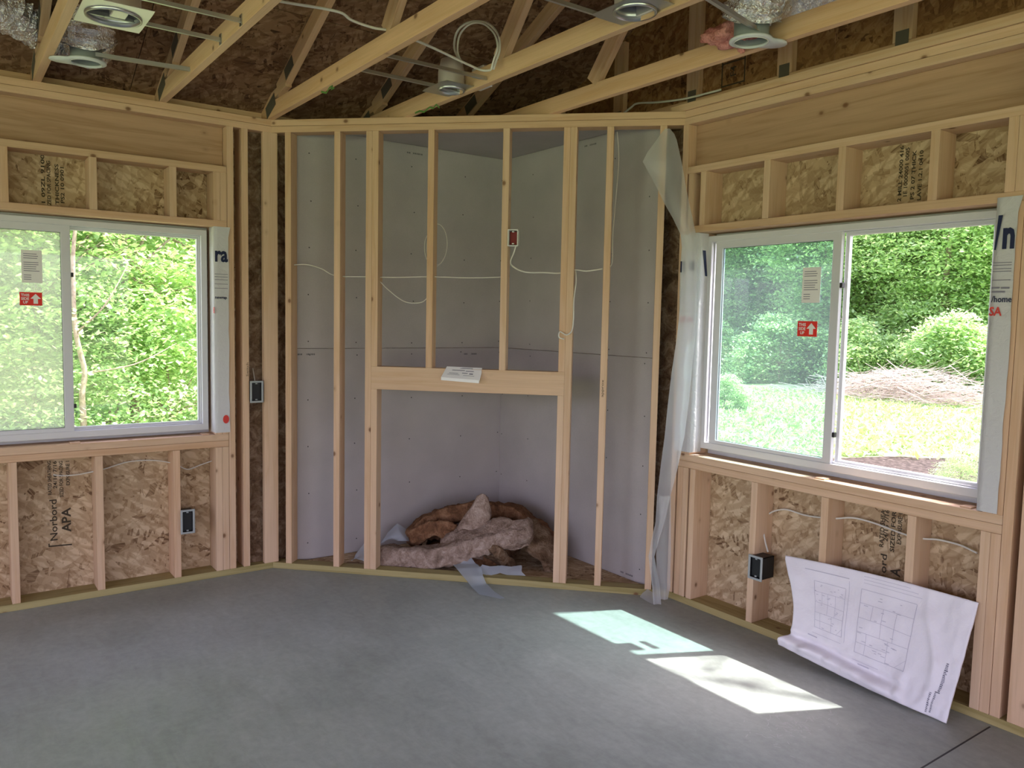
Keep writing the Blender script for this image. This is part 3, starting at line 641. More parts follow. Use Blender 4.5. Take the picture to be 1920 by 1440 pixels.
h2 = wrap('house_wrap', 'R', .010, .1255, .127, .872, 2.094, 'white house wrap flap behind the hanging plastic, left of the right window', 2)
facetext(h2, 'R', 'n', .008, 1.885, .12, 'ink', .62); facetext(h2, 'R', 'a', .078, 1.89, .105, 'ink', .72)
P = Rp; meshobj('printed_lettering', [Rp(.1305, .035, 2.0), Rp(.1305, .06, 2.0), Rp(.1305, .08, 1.86), Rp(.1305, .062, 1.86)], [(0, 3, 2, 1)], M['ink'], h2)
bars('printed_lines', 'R', [(.02, .12, z, z + .003) for z in (1.80, 1.785, 1.77, 1.74, 1.715, 1.705)], -.0092, M['ink_grey'], h2)
facetext(h2, 'R', 'DE IN', .02, 1.60, .05, 'ink_red', .75, bold=.0008); facetext(h2, 'R', 'raw home', .02, 1.655, .025, 'ink_grey', .95, bold=.0004)
h3 = wrap('house_wrap', 'R', 1.737, 1.657, 1.655, .862, 2.115, 'crumpled white house wrap flap printed SA in red, right of the right window', 3)
o = meshobj('printed_lettering', [Rp(1.668, -.0095, 2.045), Rp(1.684, -.0095, 2.045), Rp(1.666, -.0095, 1.91), Rp(1.660, -.0095, 1.91)], [(0, 3, 2, 1)], M['ink'], h3)
facetext(h3, 'R', 'n', 1.686, 1.918, .155, 'ink', .62, bold=.006)
bars('printed_lines', 'R', [(1.66, 1.728, z, z + .003) for z in (1.858, 1.848, 1.834, 1.824, 1.79)], -.0095, M['ink_grey'], h3)
bars('printed_lines', 'R', [(1.66 + a, 1.66 + b, z, z + .007) for z, a, b in ((1.758, 0, .03), (1.757, .034, .066), (1.742, 0, .05))], -.0095, M['ink_grey'], h3)
facetext(h3, 'R', '/home', 1.662, 1.705, .034, 'ink', .85, bold=.0006); facetext(h3, 'R', 'SA', 1.656, 1.652, .048, 'ink_red', .85, bold=.0012)
# shims under the windows
def shim(wall, s, z, d, w, label):
    o = wb('shim', wall, s, s + w, d, d + .06, z, z + .006, M['pine'], None, .001); tag(o, label, 'shim', 'wood shims on the sills'); return o
shim('L', 1.06, SLAB_L, .01, .05, 'small pine shim on the left window sill under the meeting stile')
shim('L', .375, SLAB_L, .02, .04, 'small pine shim at the right end of the left window sill')
shim('R', .90, SLAB_R, .015, .055, 'small pine shim on the right window sill under the meeting stile')
shim('R', 1.585, SLAB_R, .01, .045, 'small pine shim at the right end of the right window sill')

# ------------------------------------------------------------ electrical boxes and cables
def ebox(name, wall, s0, s1, z0, z1, depth, proud, ring, label, ringm='grey_plastic', lip=.012):
    es, ed, P = AX[wall]; t = empty(name, P((s0 + s1) / 2, 0, z0), label, 'electrical box')
    a, b, c_, d = s0 + lip * .6, s1 - lip * .6, z0 + lip * .6, z1 - lip * .6; w = .003
    parts = [(a, a + w, c_, d), (b - w, b, c_, d), (a, b, c_, c_ + w), (a, b, d - w, d)]
    vs = []; fs = []
    def addb(x0, x1, y0, y1, q0, q1):
        k = len(vs); vs.extend([P(x, y, z) for x in (x0, x1) for y in (y0, y1) for z in (q0, q1)])
        for f in ((0, 1, 3, 2), (4, 6, 7, 5), (0, 4, 5, 1), (2, 3, 7, 6), (0, 2, 6, 4), (1, 5, 7, 3)): fs.append(tuple(k + i for i in f))
    for x0, x1, q0, q1 in parts: addb(x0, x1, -proud, depth, q0, q1)
    addb(a, b, depth - w, depth, c_, d)
    meshobj('box_body', vs, fs, M['black_plastic' if ringm != 'white_plastic' else 'white_plastic'], t)
    if ring: ringmesh('mud_ring', wall, s0, s1, z0, z1, lip, -proud - .008, -proud, M[ringm], t, lip)
    wb('device', wall, a + .006, b - .006, *((-proud + .006, .03) if ringm != 'white_plastic' else (.02, .03)), c_ + .008, d - .008, M['barrier'] if ringm == 'white_plastic' else M['black_plastic'], t, .001)
    for q in (c_ + .008, d - .014): wb('screw_tab', wall, (a + b) / 2 - .006, (a + b) / 2 + .006, -proud, .004, q, q + .007, M[ringm], t, .001)
    return t
ebox('outlet_box', 'L', .472, .553, .297, .442, .06, .01, True, 'low black outlet box with grey ring on a stud under the left window')
ebox('switch_box', 'L', .060, .142, 1.057, 1.192, .06, .01, True, 'black switch box with grey ring between studs at the left corner')
ebox('tv_outlet_box', 'D', 1.466, 1.528, 2.022, 2.120, .06, .006, True, 'small white open box high on a stud above the fireplace opening', 'white_plastic', .006)
ebox('outlet_box', 'R', .578, .665, .285, .412, .07, .03, True, 'black outlet box with pale ring on a stud under the right window', 'grey_plastic')
def cable(pts, label, r=.0045, group='white electrical cables'): o = tube('electrical_cable', pts, r, M['cable'], None, 6); return tag(o, label, 'cable', group)
d = lambda px, py, off=.045: onD(px, py, off)
cable([d(549, 497), d(575, 496, .06), d(603, 504, .055), d(630, 517, .05), d(690, 519), d(740, 520, .05), d(810, 519), d(880, 521, .055), d(925, 520), d(948, 519, .04)], 'white cable strung level through the left studs of the corner wall', .0032)
cable([d(706, 521), d(730, 545, .07), d(760, 566, .08), d(790, 567, .08), d(803, 556, .09)], 'thin white cable drooping between the second and third studs of the corner wall', .003)
cable([d(967, 461, .02), d(963, 475, .02), d(957, 490, .03), d(962, 500, .04), d(985, 510), d(1020, 511), d(1050, 512), d(1078, 506), d(1100, 508, .05), d(1130, 504)], 'white cable leaving the small white box to the right stud')
cable([d(1079, 508, .04), d(1080, 530, .02), d(1076, 560, .01), d(1075, 600, -.006), d(1072, 620, -.012), d(1062, 628, -.014), d(1050, 622, -.016), d(1048, 632, -.018), d(1058, 636, -.016)], 'white cable coiled at the end hanging on the double stud right of the opening', .004)
cable([d(1157, 247, .07), d(1160, 300, .10), d(1154, 380, .09), d(1149, 440, .06), d(1148, 490, .05), d(1143, 500, .045)], 'white cable running down beside the seventh stud of the corner wall', .003)
cable([d(808, 432, .11), d(797, 452, .12), d(798, 480, .12), d(810, 497, .11), d(828, 492, .11), d(838, 465, .12), d(835, 435, .12), d(822, 420, .12), d(808, 430, .11), d(801, 455, .12), d(803, 485, .12), d(818, 500, .12), d(832, 485, .12)], 'thin white cable looped behind the third stud of the corner wall', .0025)
xl = lambda px, py, q=.09: on(px, py, 'X', -q)
cable([xl(100, 890), xl(118, 892), xl(145, 890), xl(166, 886), xl(186, 882, .07), xl(200, 878), xl(240, 866), xl(280, 863), xl(312, 866), xl(332, 872, .07), xl(352, 880, .1), xl(375, 872), xl(398, 864)], 'white cable crossing the bays low on the left wall', .0035)
xr = lambda px, py, q=.08: on(px, py, 'Y', q)
cable([xr(1440, 1035, .04), xr(1434, 1012, .06), xr(1432, 990, .09), xr(1440, 965, .11), xr(1470, 955, .11), xr(1510, 966, .11), xr(1545, 971, .08), xr(1568, 972, .07), xr(1600, 971, .09), xr(1640, 981, .1), xr(1700, 1003, .09), xr(1731, 1010, .07), xr(1760, 1012, .09), xr(1800, 1022, .1), xr(1832, 1037, .08)], 'white cable crossing the bays under the right window', .0045)
yl = lambda px, py, q=.08: on(px, py, 'X', -q)
cable([yl(505, 470), yl(490, 560), yl(478, 620), yl(470, 660), yl(474, 690), yl(478, 715, .05)], 'white cable dropping behind the corner stud to the switch box', .0035)
zt = lambda px, py, z=ZT + .09: on(px, py, 'Z', z)
cable([zt(470, -8, 2.89), zt(545, 6, 2.885), zt(600, 15, 2.88), zt(640, 24, 2.87), zt(660, 38, 2.865), zt(700, 52, 2.866), zt(732, 58, 2.87), zt(790, 80, 2.866), zt(840, 103, 2.85), zt(880, 122, 2.84), zt(905, 132, 2.83), zt(925, 130, 2.83), zt(934, 124, 2.835)], 'white cable crossing the ceiling trusses towards the junction box', .0062)
yj = lambda px, py: on(px, py, 'Y', -1.19)
cable([yj(862, 116), yj(852, 90), yj(856, 62), yj(872, 45), yj(895, 40), yj(918, 46), yj(934, 66), yj(937, 92), yj(930, 115), yj(925, 130)], 'outer white cable loop standing above the middle recessed light', .006)
yj = lambda px, py: on(px, py, 'Y', -1.21)
cable([yj(866, 118), yj(858, 96), yj(862, 66), yj(880, 46), yj(905, 44), yj(926, 62), yj(933, 88), yj(926, 112), yj(921, 130)], 'inner white cable loop standing above the middle recessed light', .005)
cable([(1.05, .0, ZT + .02), on(1180, 204, 'Y', .04), on(1195, 194, 'Y', .05), on(1230, 192, 'Y', .05), on(1280, 186, 'Y', .05), on(1330, 174, 'Y', .06), on(1352, 168, 'Y', .07)], 'white cable lying on the top plate at the right corner', .006)
# ------------------------------------------------------------ recessed lights
def ringdisc(name, cx, cy_, z, hw, hh, r, m, par, ux=None, th=.002, seg=28):
    """plate with a round hole"""
    ux = ux or Vector((1, 0, 0)); uy = Z.cross(ux); vs = []; fs = []
    for q in (0, th):
        for i in range(seg):
            a = 2 * PI * i / seg; ca, sa = math.cos(a), math.sin(a); k = min(hw / max(abs(ca), 1e-6), hh / max(abs(sa), 1e-6))
            c0 = Vector((cx, cy_, z + q)); vs += [c0 + ux * (r * ca) + uy * (r * sa), c0 + ux * (k * ca) + uy * (k * sa)]
    n2 = seg * 2
    for i in range(seg):
        j = (i + 1) % seg; fs += [(2 * i, 2 * j, 2 * j + 1, 2 * i + 1), (n2 + 2 * i + 1, n2 + 2 * j + 1, n2 + 2 * j, n2 + 2 * i), (2 * i + 1, 2 * j + 1, n2 + 2 * j + 1, n2 + 2 * i + 1), (2 * j, 2 * i, n2 + 2 * i, n2 + 2 * j)]
    return meshobj(name, vs, fs, m, par)
def pipe(name, cx, cy_, z0, z1, r0, r1, m, par, cap=True, seg=32, th=.002, prof=None):
    prof = prof or [(z0, r0), (z1, r1)]; vs = []; fs = []
    full = prof + ([(prof[-1][0], .0005)] if cap else []) ; n = len(full)
    for (z, r) in full:
        for i in range(seg): a = 2 * PI * i / seg; vs.append((cx + r * math.cos(a), cy_ + r * math.sin(a), z))
    for q in range(n - 1):
        for i in range(seg): j = (i + 1) % seg; fs.append((q * seg + i, q * seg + j, (q + 1) * seg + j, (q + 1) * seg + i))
    return meshobj(name, vs, fs, m, par, smooth=True)
def canlight(c, hw, hh, r, y_end, xs, label, pm, jb=None, h=.15, y_far=None):
    cx, cy_ = c; z = ZT + .004; t = empty('recessed_light', (cx, cy_, z), label, 'recessed light', 'recessed light housings between the trusses')
    ringdisc('mounting_plate', cx, cy_, z + .006, hw, hh, r, M[pm], t)
    pipe('trim_collar', cx, cy_, 0, 0, 0, 0, M['steel'], t, False, prof=[(z + .005, r + .006), (z - .004, r + .005), (z - .004, r - .002), (z + .03, r - .004)])
    kan = pipe('can', cx, cy_, 0, 0, 0, 0, M['can_inside'], t, True, prof=[(z + .006, r - .003), (z + h * .6, r - .004), (z + h, r * .8)])
    pipe('can_shell', cx, cy_, 0, 0, 0, 0, M['steel_white'], t, True, prof=[(z + .008, r + .003), (z + h * .62, r + .003), (z + h + .004, r * .84)])
    pipe('lamp_socket', cx + .01, cy_, 0, 0, 0, 0, M['white_plastic'], kan, True, prof=[(z + h * .7, .02), (z + h * .98, .024)], seg=14)
    for x in xs:
        ya = y_far if y_far is not None else cy_ + (hh if y_end < cy_ else -hh) 
        for zz, w_ in ((z + .012, .012), (z + .020, .003)): hb = slab('hanger_bar', Vector((x, (ya + y_end) / 2, zz)), Y_, X_, -Z, abs(y_end - ya), w_, .003 if w_ > .01 else .016, M['steel'], t, 0)
        slab('bar_foot', Vector((x, y_end, z + .02)), X_, Z, -Y_, .03, .045, .003, M['steel'], hb, 0)
        slab('bar_clip', Vector((x, cy_, z + .012)), X_, Y_, Z, .022, .05, .006, M['steel'], t, .001)
    if jb:
        jx, jy = jb; slab('junction_box', Vector((jx, jy, z + .062)), X_, Y_, Z, .11, .06, .10, M['steel_white'], t, .003)
        for q in (-.03, 0, .03): pipe('cable_clamp', jx + q, jy, 0, 0, 0, 0, M['steel'], t, True, prof=[(z + .112, .008), (z + .125, .008)], seg=10)
    return t
def fz(px, py, z=ZT + .004): return on(px, py, 'Z', z)
q = fz(213, 33); canlight((q.x, q.y), .155, .125, .100, -2.37, (1.185, 1.475), 'recessed light with pale square plate at the top left', 'steel_white', (q.x + .02, q.y + .02), y_far=-2.92)
q = fz(844, 171); canlight((q.x + .01, q.y), .125, .11, .066, -1.72, (1.19, 1.465), 'recessed light with tan junction box in the middle of the ceiling', 'steel', (1.33, -1.09), y_far=-1.15)
q = fz(1191, 24); canlight((q.x, q.y), .14, .105, .078, -1.72, (2.44, 2.70), 'recessed light with shiny plate at the top centre beside the second truss', 'steel', (2.56, -1.13), y_far=-1.16)
# ------------------------------------------------------------ duct boots, foil ducts, pink wool
def boot(cx, cy_, r, tabdir, bars_, label):
    z = ZT - .012; t = empty('duct_boot', (cx, cy_, z), label, 'duct boot', 'round white duct boots')
    vs = []; fs = []; seg = 40
    prof = [(.0, r * .90), (.0, r * 1.02), (.004, r * 1.16), (.010, r * 1.16), (.008, r * 1.04), (.012, r * .90)]
    for (zz, rr) in prof:
        for i in range(seg):
            a = 2 * PI * i / seg; u = Vector((math.cos(a), math.sin(a), 0)); k = 1
            if rr > r * 1.1:
                dd = u.dot(tabdir); k = 1 + .85 * max(0, (dd - .80) / .20) ** 1.2
            vs.append(Vector((cx, cy_, z + zz)) + u * rr * k)
    n = len(prof)
    for q in range(n):
        for i in range(seg): j = (i + 1) % seg; p = (q + 1) % n; fs.append((q * seg + i, p * seg + i, p * seg + j, q * seg + j))
    meshobj('collar_ring', vs, fs, M['collar'], t, smooth=True)
    pipe('neck', cx, cy_, 0, 0, 0, 0, M['collar_dark'], t, True, prof=[(z + .004, r * .92), (z + .10, r * .94)])
    pipe('inner_lip', cx, cy_, 0, 0, 0, 0, M['white_plastic'], t, False, prof=[(z - .002, r * .89), (z - .002, r * .93), (z + .004, r * .93)])
    for a, b in bars_:
        a = Vector(a); b = Vector(b); beam('hanger_bar', a, b, .016, .003, M['steel'], t, (b - a).cross(Z), 0); beam('hanger_bar', a + Z * .01, b + Z * .01, .003, .018, M['steel'], t, (b - a).cross(Z), 0)
    return t
q = fz(162, 119, ZT - .012); boot(q.x, q.y, .074, Vector((-.35, -.94, 0)).normalized(), [((q.x + .06, q.y + .03, ZT + .012), (.66, -2.36, ZT + .012))], 'round white duct boot below the left foil duct')
q2 = fz(1408, 80, ZT - .012); boot(q2.x, q2.y, .076, Vector((.35, .94, 0)).normalized(), [((2.82, -1.11, ZT + .015), (q2.x + .03, q2.y + .09, ZT + .012))], 'round white duct boot below the right foil duct')
def duct(pts, rad, label, seed):
    pts = [Vector(p) for p in pts]; q = []
    for i in range(len(pts) - 1):
        p0 = pts[max(i - 1, 0)]; p1 = pts[i]; p2 = pts[i + 1]; p3 = pts[min(i + 2, len(pts) - 1)]
        for k in range(18): t = k / 18; q.append(.5 * ((2 * p1) + (p2 - p0) * t + (2 * p0 - 5 * p1 + 4 * p2 - p3) * t * t + (-p0 + 3 * p1 - 3 * p2 + p3) * t ** 3))
    q.append(pts[-1]); n = len(q); seg = 48; vs = []; fs = []; up = Vector((.1, .9, .3)).normalized()
    for i, p in enumerate(q):
        tt = (q[min(i + 1, n - 1)] - q[max(i - 1, 0)]).normalized(); a = tt.cross(up).normalized(); up = a.cross(tt)
        for k in range(seg):
            th = 2 * PI * k / seg; dv = a * math.cos(th) + up * math.sin(th)
            rr = rad * (1 + .05 * math.sin(i * 2.1)); P = p + dv * rr
            c1 = noise.noise(P * 22 + Vector((seed, 0, 0))); c2 = noise.noise(Vector((i * .9, th * 1.6, seed)))
            vs.append(p + dv * rr * (1 + .12 * c1 + .13 * c2 + .06 * noise.noise(P * 38)))
    for i in range(n - 1):
        for k in range(seg): j = (k + 1) % seg; fs.append((i * seg + k, i * seg + j, (i + 1) * seg + j, (i + 1) * seg + k))
    fs.append(tuple(range(seg))); fs.append(tuple(range((n - 1) * seg, n * seg)))
    o = meshobj('foil_duct', vs, fs, M['foil'], smooth=False); return tag(o, label, 'duct', 'silver foil flexible ducts')
def az(px, py, z): return on(px, py, 'Z', z)
duct([az(-330, -130, 3.08), az(-120, -50, 3.05), az(20, 18, 3.02), az(110, 62, 3.0), az(165, 80, 2.96), (q.x, q.y, 2.93), (q.x, q.y, ZT + .09)], .115, 'crumpled silver foil duct at the top left', 3.)
duct([az(1800, -170, 3.12), az(1620, -70, 3.07), az(1520, -12, 3.03), az(1462, 22, 2.99), (q2.x + .03, q2.y, 2.95), (q2.x, q2.y, ZT + .085)], .115, 'crumpled silver foil duct at the top right', 9.)
def lump(name, centre, r, m, seed, squash=(1, 1, 1), amp=.35, freq=9., sub=4):
    bm = bmesh.new(); bmesh.ops.create_icosphere(bm, subdivisions=sub, radius=1)
    for v in bm.verts:
        n = noise.fractal(v.co * 1.2 + Vector((seed, seed, 0)), .8, 2., 4) * amp + noise.noise(v.co * freq + Vector((0, seed, 0))) * .09
        v.co = Vector((v.co.x * squash[0], v.co.y * squash[1], v.co.z * squash[2])) * r * (1 + n)
    me = bpy.data.meshes.new(name); bm.to_mesh(me); bm.free(); me.materials.append(m); me.polygons.foreach_set('use_smooth', [True] * len(me.polygons))
    return put(bpy.data.objects.new(name, me), None, Matrix.Translation(centre))
p = az(1368, 62, 2.84); tag(lump('insulation_scrap', p, .085, M['pink_wool'], 3., (1.35, .9, .6), .5), 'torn pink insulation wool hanging beside the right duct boot', 'insulation')
p = az(1392, 80, 2.80); tag(lump('insulation_scrap', p, .032, M['pink_wool'], 8., (.8, .7, 1.3), .4), 'small pink insulation tuft drooping over the right boot ring', 'insulation')
p = az(92, 78, 2.97); tag(lump('insulation_scrap', p, .05, M['pink_wool'], 5., (1, 1, 1), .4), 'faded pink insulation scrap behind the leftmost truss', 'insulation')

# ------------------------------------------------------------ booklet on the fireplace header
t = empty('paper_booklet', Dp(1.19, .02, FH1), 'white printed paper booklet resting over the fireplace header', 'booklet')
bk = [Dp(1.135, .065, FH1 + .012), Dp(1.325, .045, FH1 + .010), Dp(1.305, -.035, FH1 - .022), Dp(1.085, -.030, FH1 - .012)]
bk = [onD(838, 687, .012), onD(904, 690, .012), onD(898, 713, -.06), onD(827, 707, -.06)]
lo = [v - Z * .018 for v in bk]
meshobj('pages', bk + lo, [(0, 3, 2, 1), (4, 5, 6, 7), (0, 1, 5, 4), (1, 2, 6, 5), (2, 3, 7, 6), (3, 0, 4, 7)], M['paper'], t)
def bl(Q, u, v, off=Vector((0, 0, 0))): return Q[3] * (1 - u) * (1 - v) + Q[2] * u * (1 - v) + Q[1] * u * v + Q[0] * (1 - u) * v + off
vs = []; fs = []
for (u0, u1, v0, v1) in ((.2, .55, .66, .72), (.58, .8, .62, .68), (.4, .75, .84, .88), (.45, .75, .9, .93), (.15, .4, .40, .44), (.5, .65, .44, .5), (.7, .8, .38, .48), (.12, .45, .28, .31), (.55, .85, .26, .29)):
    k = len(vs); vs += [bl(bk, u0, v0, Z * .001), bl(bk, u1, v0, Z * .001), bl(bk, u1, v1, Z * .001), bl(bk, u0, v1, Z * .001)]; fs.append((k, k + 1, k + 2, k + 3))
meshobj('print_lines', vs, fs, M['ink_grey'], t)

# ------------------------------------------------------------ big white sheet leaning under the right window
BL = Vector((2.625, -.155, .055)); BR = Vector((3.398, -.150, .004)); TR_ = Vector((3.430, -.012, .488)); TL = Vector((2.520, -.012, .452))
NS = (BR - BL).cross(TL - BL).normalized()
if NS.y > 0: NS = -NS
def SH_(u, v, off=0.):
    b = BL.lerp(BR, u); tt = TL.lerp(TR_, u); P = b.lerp(tt, v)
    P.z -= .010 * math.sin(PI * u) * (1 - v); P.z += .012 * math.sin(PI * u) * v
    P.x += .055 * math.sin(PI * min(1, v * 1.05) ** .8) * (1 - u) ** 3 - .03 * math.exp(-((v - .06) / .09) ** 2) * (1 - u) ** 6
    h = .010 * noise.noise(Vector((u * 4, v * 3, 1))) + .006 * noise.noise(Vector((u * 11, v * 6, 4)))
    h += .014 * math.exp(-((u - .84 - .05 * math.sin(v * 5)) / .025) ** 2) * (.3 + .7 * math.sin(PI * min(1, max(0, v)))) 
    fold = .10 + .10 * (1 - u) - .18 * max(0, .25 - u)
    e = (v - fold) / .035
    h -= .024 * math.exp(-e * e) * min(1, max(0, (.78 - u) * 6))
    h += .007 * noise.noise(Vector((u * 24, v * 14, 9))) * max(0, 1 - v * 2.2) + .005 * noise.noise(Vector((u * 30, v * 9, 2))) * max(0, u * 4 - 3)
    h += (.026 + .02 * noise.noise(Vector((u * 9, 3, 3)))) * math.exp(-((v - fold + .085) / .05) ** 2) * min(1, max(0, (.86 - u) * 5))
    h += .012 * math.exp(-((u - .73) / .03) ** 2 - ((v - .12) / .14) ** 2)
    return P + NS * (h + .004 + off)
t = empty('plan_sheet', (3.0, -.1, 0), 'large crumpled white plan sheet leaning under the right window', 'plan sheet')
nu, nv = 110, 64; vs = []; fs = []
for s_ in (0, 1):
    for j in range(nv + 1):
        for i in range(nu + 1):
            P = SH_(i / nu, j / nv)
            if s_: P = P - NS * .009
            vs.append(P)
N1 = (nu + 1) * (nv + 1)
for j in range(nv):
    for i in range(nu): a = j * (nu + 1) + i; fs.append((a, a + 1, a + nu + 2, a + nu + 1)); fs.append((N1 + a, N1 + a + nu + 1, N1 + a + nu + 2, N1 + a + 1))
for i in range(nu): fs.append((i + 1, i, N1 + i, N1 + i + 1)); a = nv * (nu + 1) + i; fs.append((a, a + 1, N1 + a + 1, N1 + a))
for j in range(nv): a = j * (nu + 1); b = a + nu + 1; fs.append((a, b, N1 + b, N1 + a)); a += nu; b += nu; fs.append((b, a, N1 + a, N1 + b))
meshobj('sheet', vs, fs, M['sheet'], t, smooth=True)
LINES = []
def ln(u0, v0, u1, v1, w=.0015): LINES.append((u0, v0, u1, v1, w))
def plan(u0, u1, v0, v1, seed, inner):
    for a in ((u0, v0, u1, v0), (u0, v1, u1, v1), (u0, v0, u0, v1), (u1, v0, u1, v1)): ln(*a, .002)
    U = lambda a: u0 + (u1 - u0) * a; V = lambda a: v0 + (v1 - v0) * a
    for a in inner: ln(U(a[0]), V(a[1]), U(a[2]), V(a[3]))
    random.seed(seed)
    for _ in range(26):
        a, b = random.random() * .9, random.random() * .94; q = random.uniform(.03, .09); ln(U(a), V(b), U(a + q), V(b), .0026)
inner = [(0, .78, 1, .78), (0, .55, .45, .55), (0, .33, 1, .33), (.45, .33, .45, .78), (.45, .55, 1, .52), (.2, 0, .2, .33), (.62, 0, .62, .33), (0, .16, .62, .16), (.7, .33, .7, .78), (.25, .55, .25, .78), (.8, .0, 1, .16)]
plan(.17, .36, .34, .80, 3, inner); plan(.45, .74, .26, .84, 6, inner)
ln(.12, .9, .38, .9, .004); ln(.46, .90, .76, .90); ln(.46, .93, .74, .93); ln(.46, .96, .70, .96); ln(.16, .28, .36, .28); ln(.38, .30, .38, .88); ln(.13, .24, .2, .24, .005); ln(.47, .16, .54, .16, .005); ln(.44, .19, .60, .19)
vs = []; fs = []
for (u0, v0, u1, v1, w_) in LINES:
    n = max(1, int(max(abs(u1 - u0), abs(v1 - v0)) * 40)); hz = abs(u1 - u0) > abs(v1 - v0)
    for k in range(n):
        a, b = k / n, (k + 1) / n; A = (u0 + (u1 - u0) * a, v0 + (v1 - v0) * a); B = (u0 + (u1 - u0) * b, v0 + (v1 - v0) * b); du, dv = (0, w_ / .47) if hz else (w_ / .85, 0)
        i = len(vs); vs += [SH_(A[0], A[1], .0012), SH_(B[0], B[1], .0012), SH_(B[0] + du, B[1] + dv, .0012), SH_(A[0] + du, A[1] + dv, .0012)]; fs.append((i, i + 1, i + 2, i + 3))
o = meshobj('plan_drawing', vs, fs, M['ink_pale'], t); o['label'] = 'faint floor plan lines'; o['kind'] = 'stuff'
random.seed(12); vs = []; fs = []
for (v, vmax, uu, hh_) in ((.20, .46, .925, .014), (.02, .19, .895, .009), (.03, .20, .915, .009)):
    while v < vmax:
        q = random.uniform(.006, .013); i = len(vs); h = hh_ * random.uniform(.7, 1.1); u_ = uu + .05 * (v - .2) 
        vs += [SH_(u_, v, .0014), SH_(u_ + h, v, .0014), SH_(u_ + h, v + q, .0014), SH_(u_, v + q, .0014)]; fs.append((i, i + 1, i + 2, i + 3)); v += q + .005
meshobj('edge_print', vs, fs, M['ink_grey'], t)

# ------------------------------------------------------------ plastic sheets
def ribbon(name, rows, m, n=10, amp=.012, seed=0., fr=9., par=None, th=0):
    """rows: list of (left, right) world points"""
    R = []
    for i in range(len(rows) - 1):
        for k in range(5): t = k / 5; t = t * t * (3 - 2 * t) * .5 + t * .5; R.append((rows[i][0].lerp(rows[i + 1][0], t), rows[i][1].lerp(rows[i + 1][1], t)))
    R.append(rows[-1]); vs = []; fs = []
    for a, b in R:
        w_ = (b - a); nn = w_.cross(Z).normalized() if w_.cross(Z).length > 1e-6 else Y_
        for i in range(n + 1):
            t = i / n; P = a.lerp(b, t); e = math.sin(t * PI * 2 + seed + 1.2 * P.z) * amp * .9 + noise.noise(P * fr + Vector((seed, 0, 0))) * amp; vs.append(P + nn * e * min(1, w_.length / .05))
    for j in range(len(R) - 1):
        for i in range(n): a = j * (n + 1) + i; fs.append((a, a + 1, a + n + 2, a + n + 1))
    return meshobj(name, vs, fs, m, par, smooth=True)
CR = Vector((CW, 0, 0)); nC = Vector((CAM.x - CW, CAM.y, 0)).normalized(); PV = CR + nC * .16
def onV(px, py, off=0.):
    d = ray(px, py); k = (PV + nC * off - CAM).dot(nC) / d.dot(nC); return CAM + d * k
rows = [(241, 1247, 1256), (250, 1239, 1264), (262, 1231, 1269), (285, 1214, 1274), (303, 1205, 1278), (330, 1220, 1283), (355, 1233, 1287), (380, 1245, 1292), (410, 1262, 1299), (440, 1276, 1305), (470, 1279, 1308),
        (520, 1278, 1307), (580, 1275, 1306), (640, 1268, 1303), (700, 1259, 1297), (760, 1252, 1291), (820, 1246, 1283), (880, 1238, 1270), (930, 1232, 1257), (980, 1229, 1246), (1010, 1222, 1236), (1043, 1216, 1227), (1060, 1218, 1230), (1100, 1223, 1237), (1133, 1225, 1240)]
ps = ribbon('plastic_sheet', [(onV(a, y), onV(b, y)) for y, a, b in rows], M['plastic_sheet'], 12, .006, 1.); tag(ps, 'long milky plastic sheet hanging in the right corner down to the floor', 'plastic sheet')
ribbon('rear_fold', [(onV(a, y, -.02), onV(b, y, -.02)) for y, a, b in ((930, 1236, 1258), (990, 1236, 1258), (1040, 1230, 1258), (1066, 1231, 1257), (1100, 1236, 1257), (1124, 1238, 1252))], M['plastic_sheet'], 8, .006, 4., par=ps)
ff = lambda px, py, z=.004: on(px, py, 'Z', z)
ribbon('floor_fold', [(ff(1199, 1119, .012), ff(1213, 1104, .05)), (ff(1212, 1127, .01), ff(1222, 1110, .04)), (ff(1226, 1134, .006), ff(1240, 1122, .02))], M['plastic_sheet'], 6, .004, 2., par=ps)

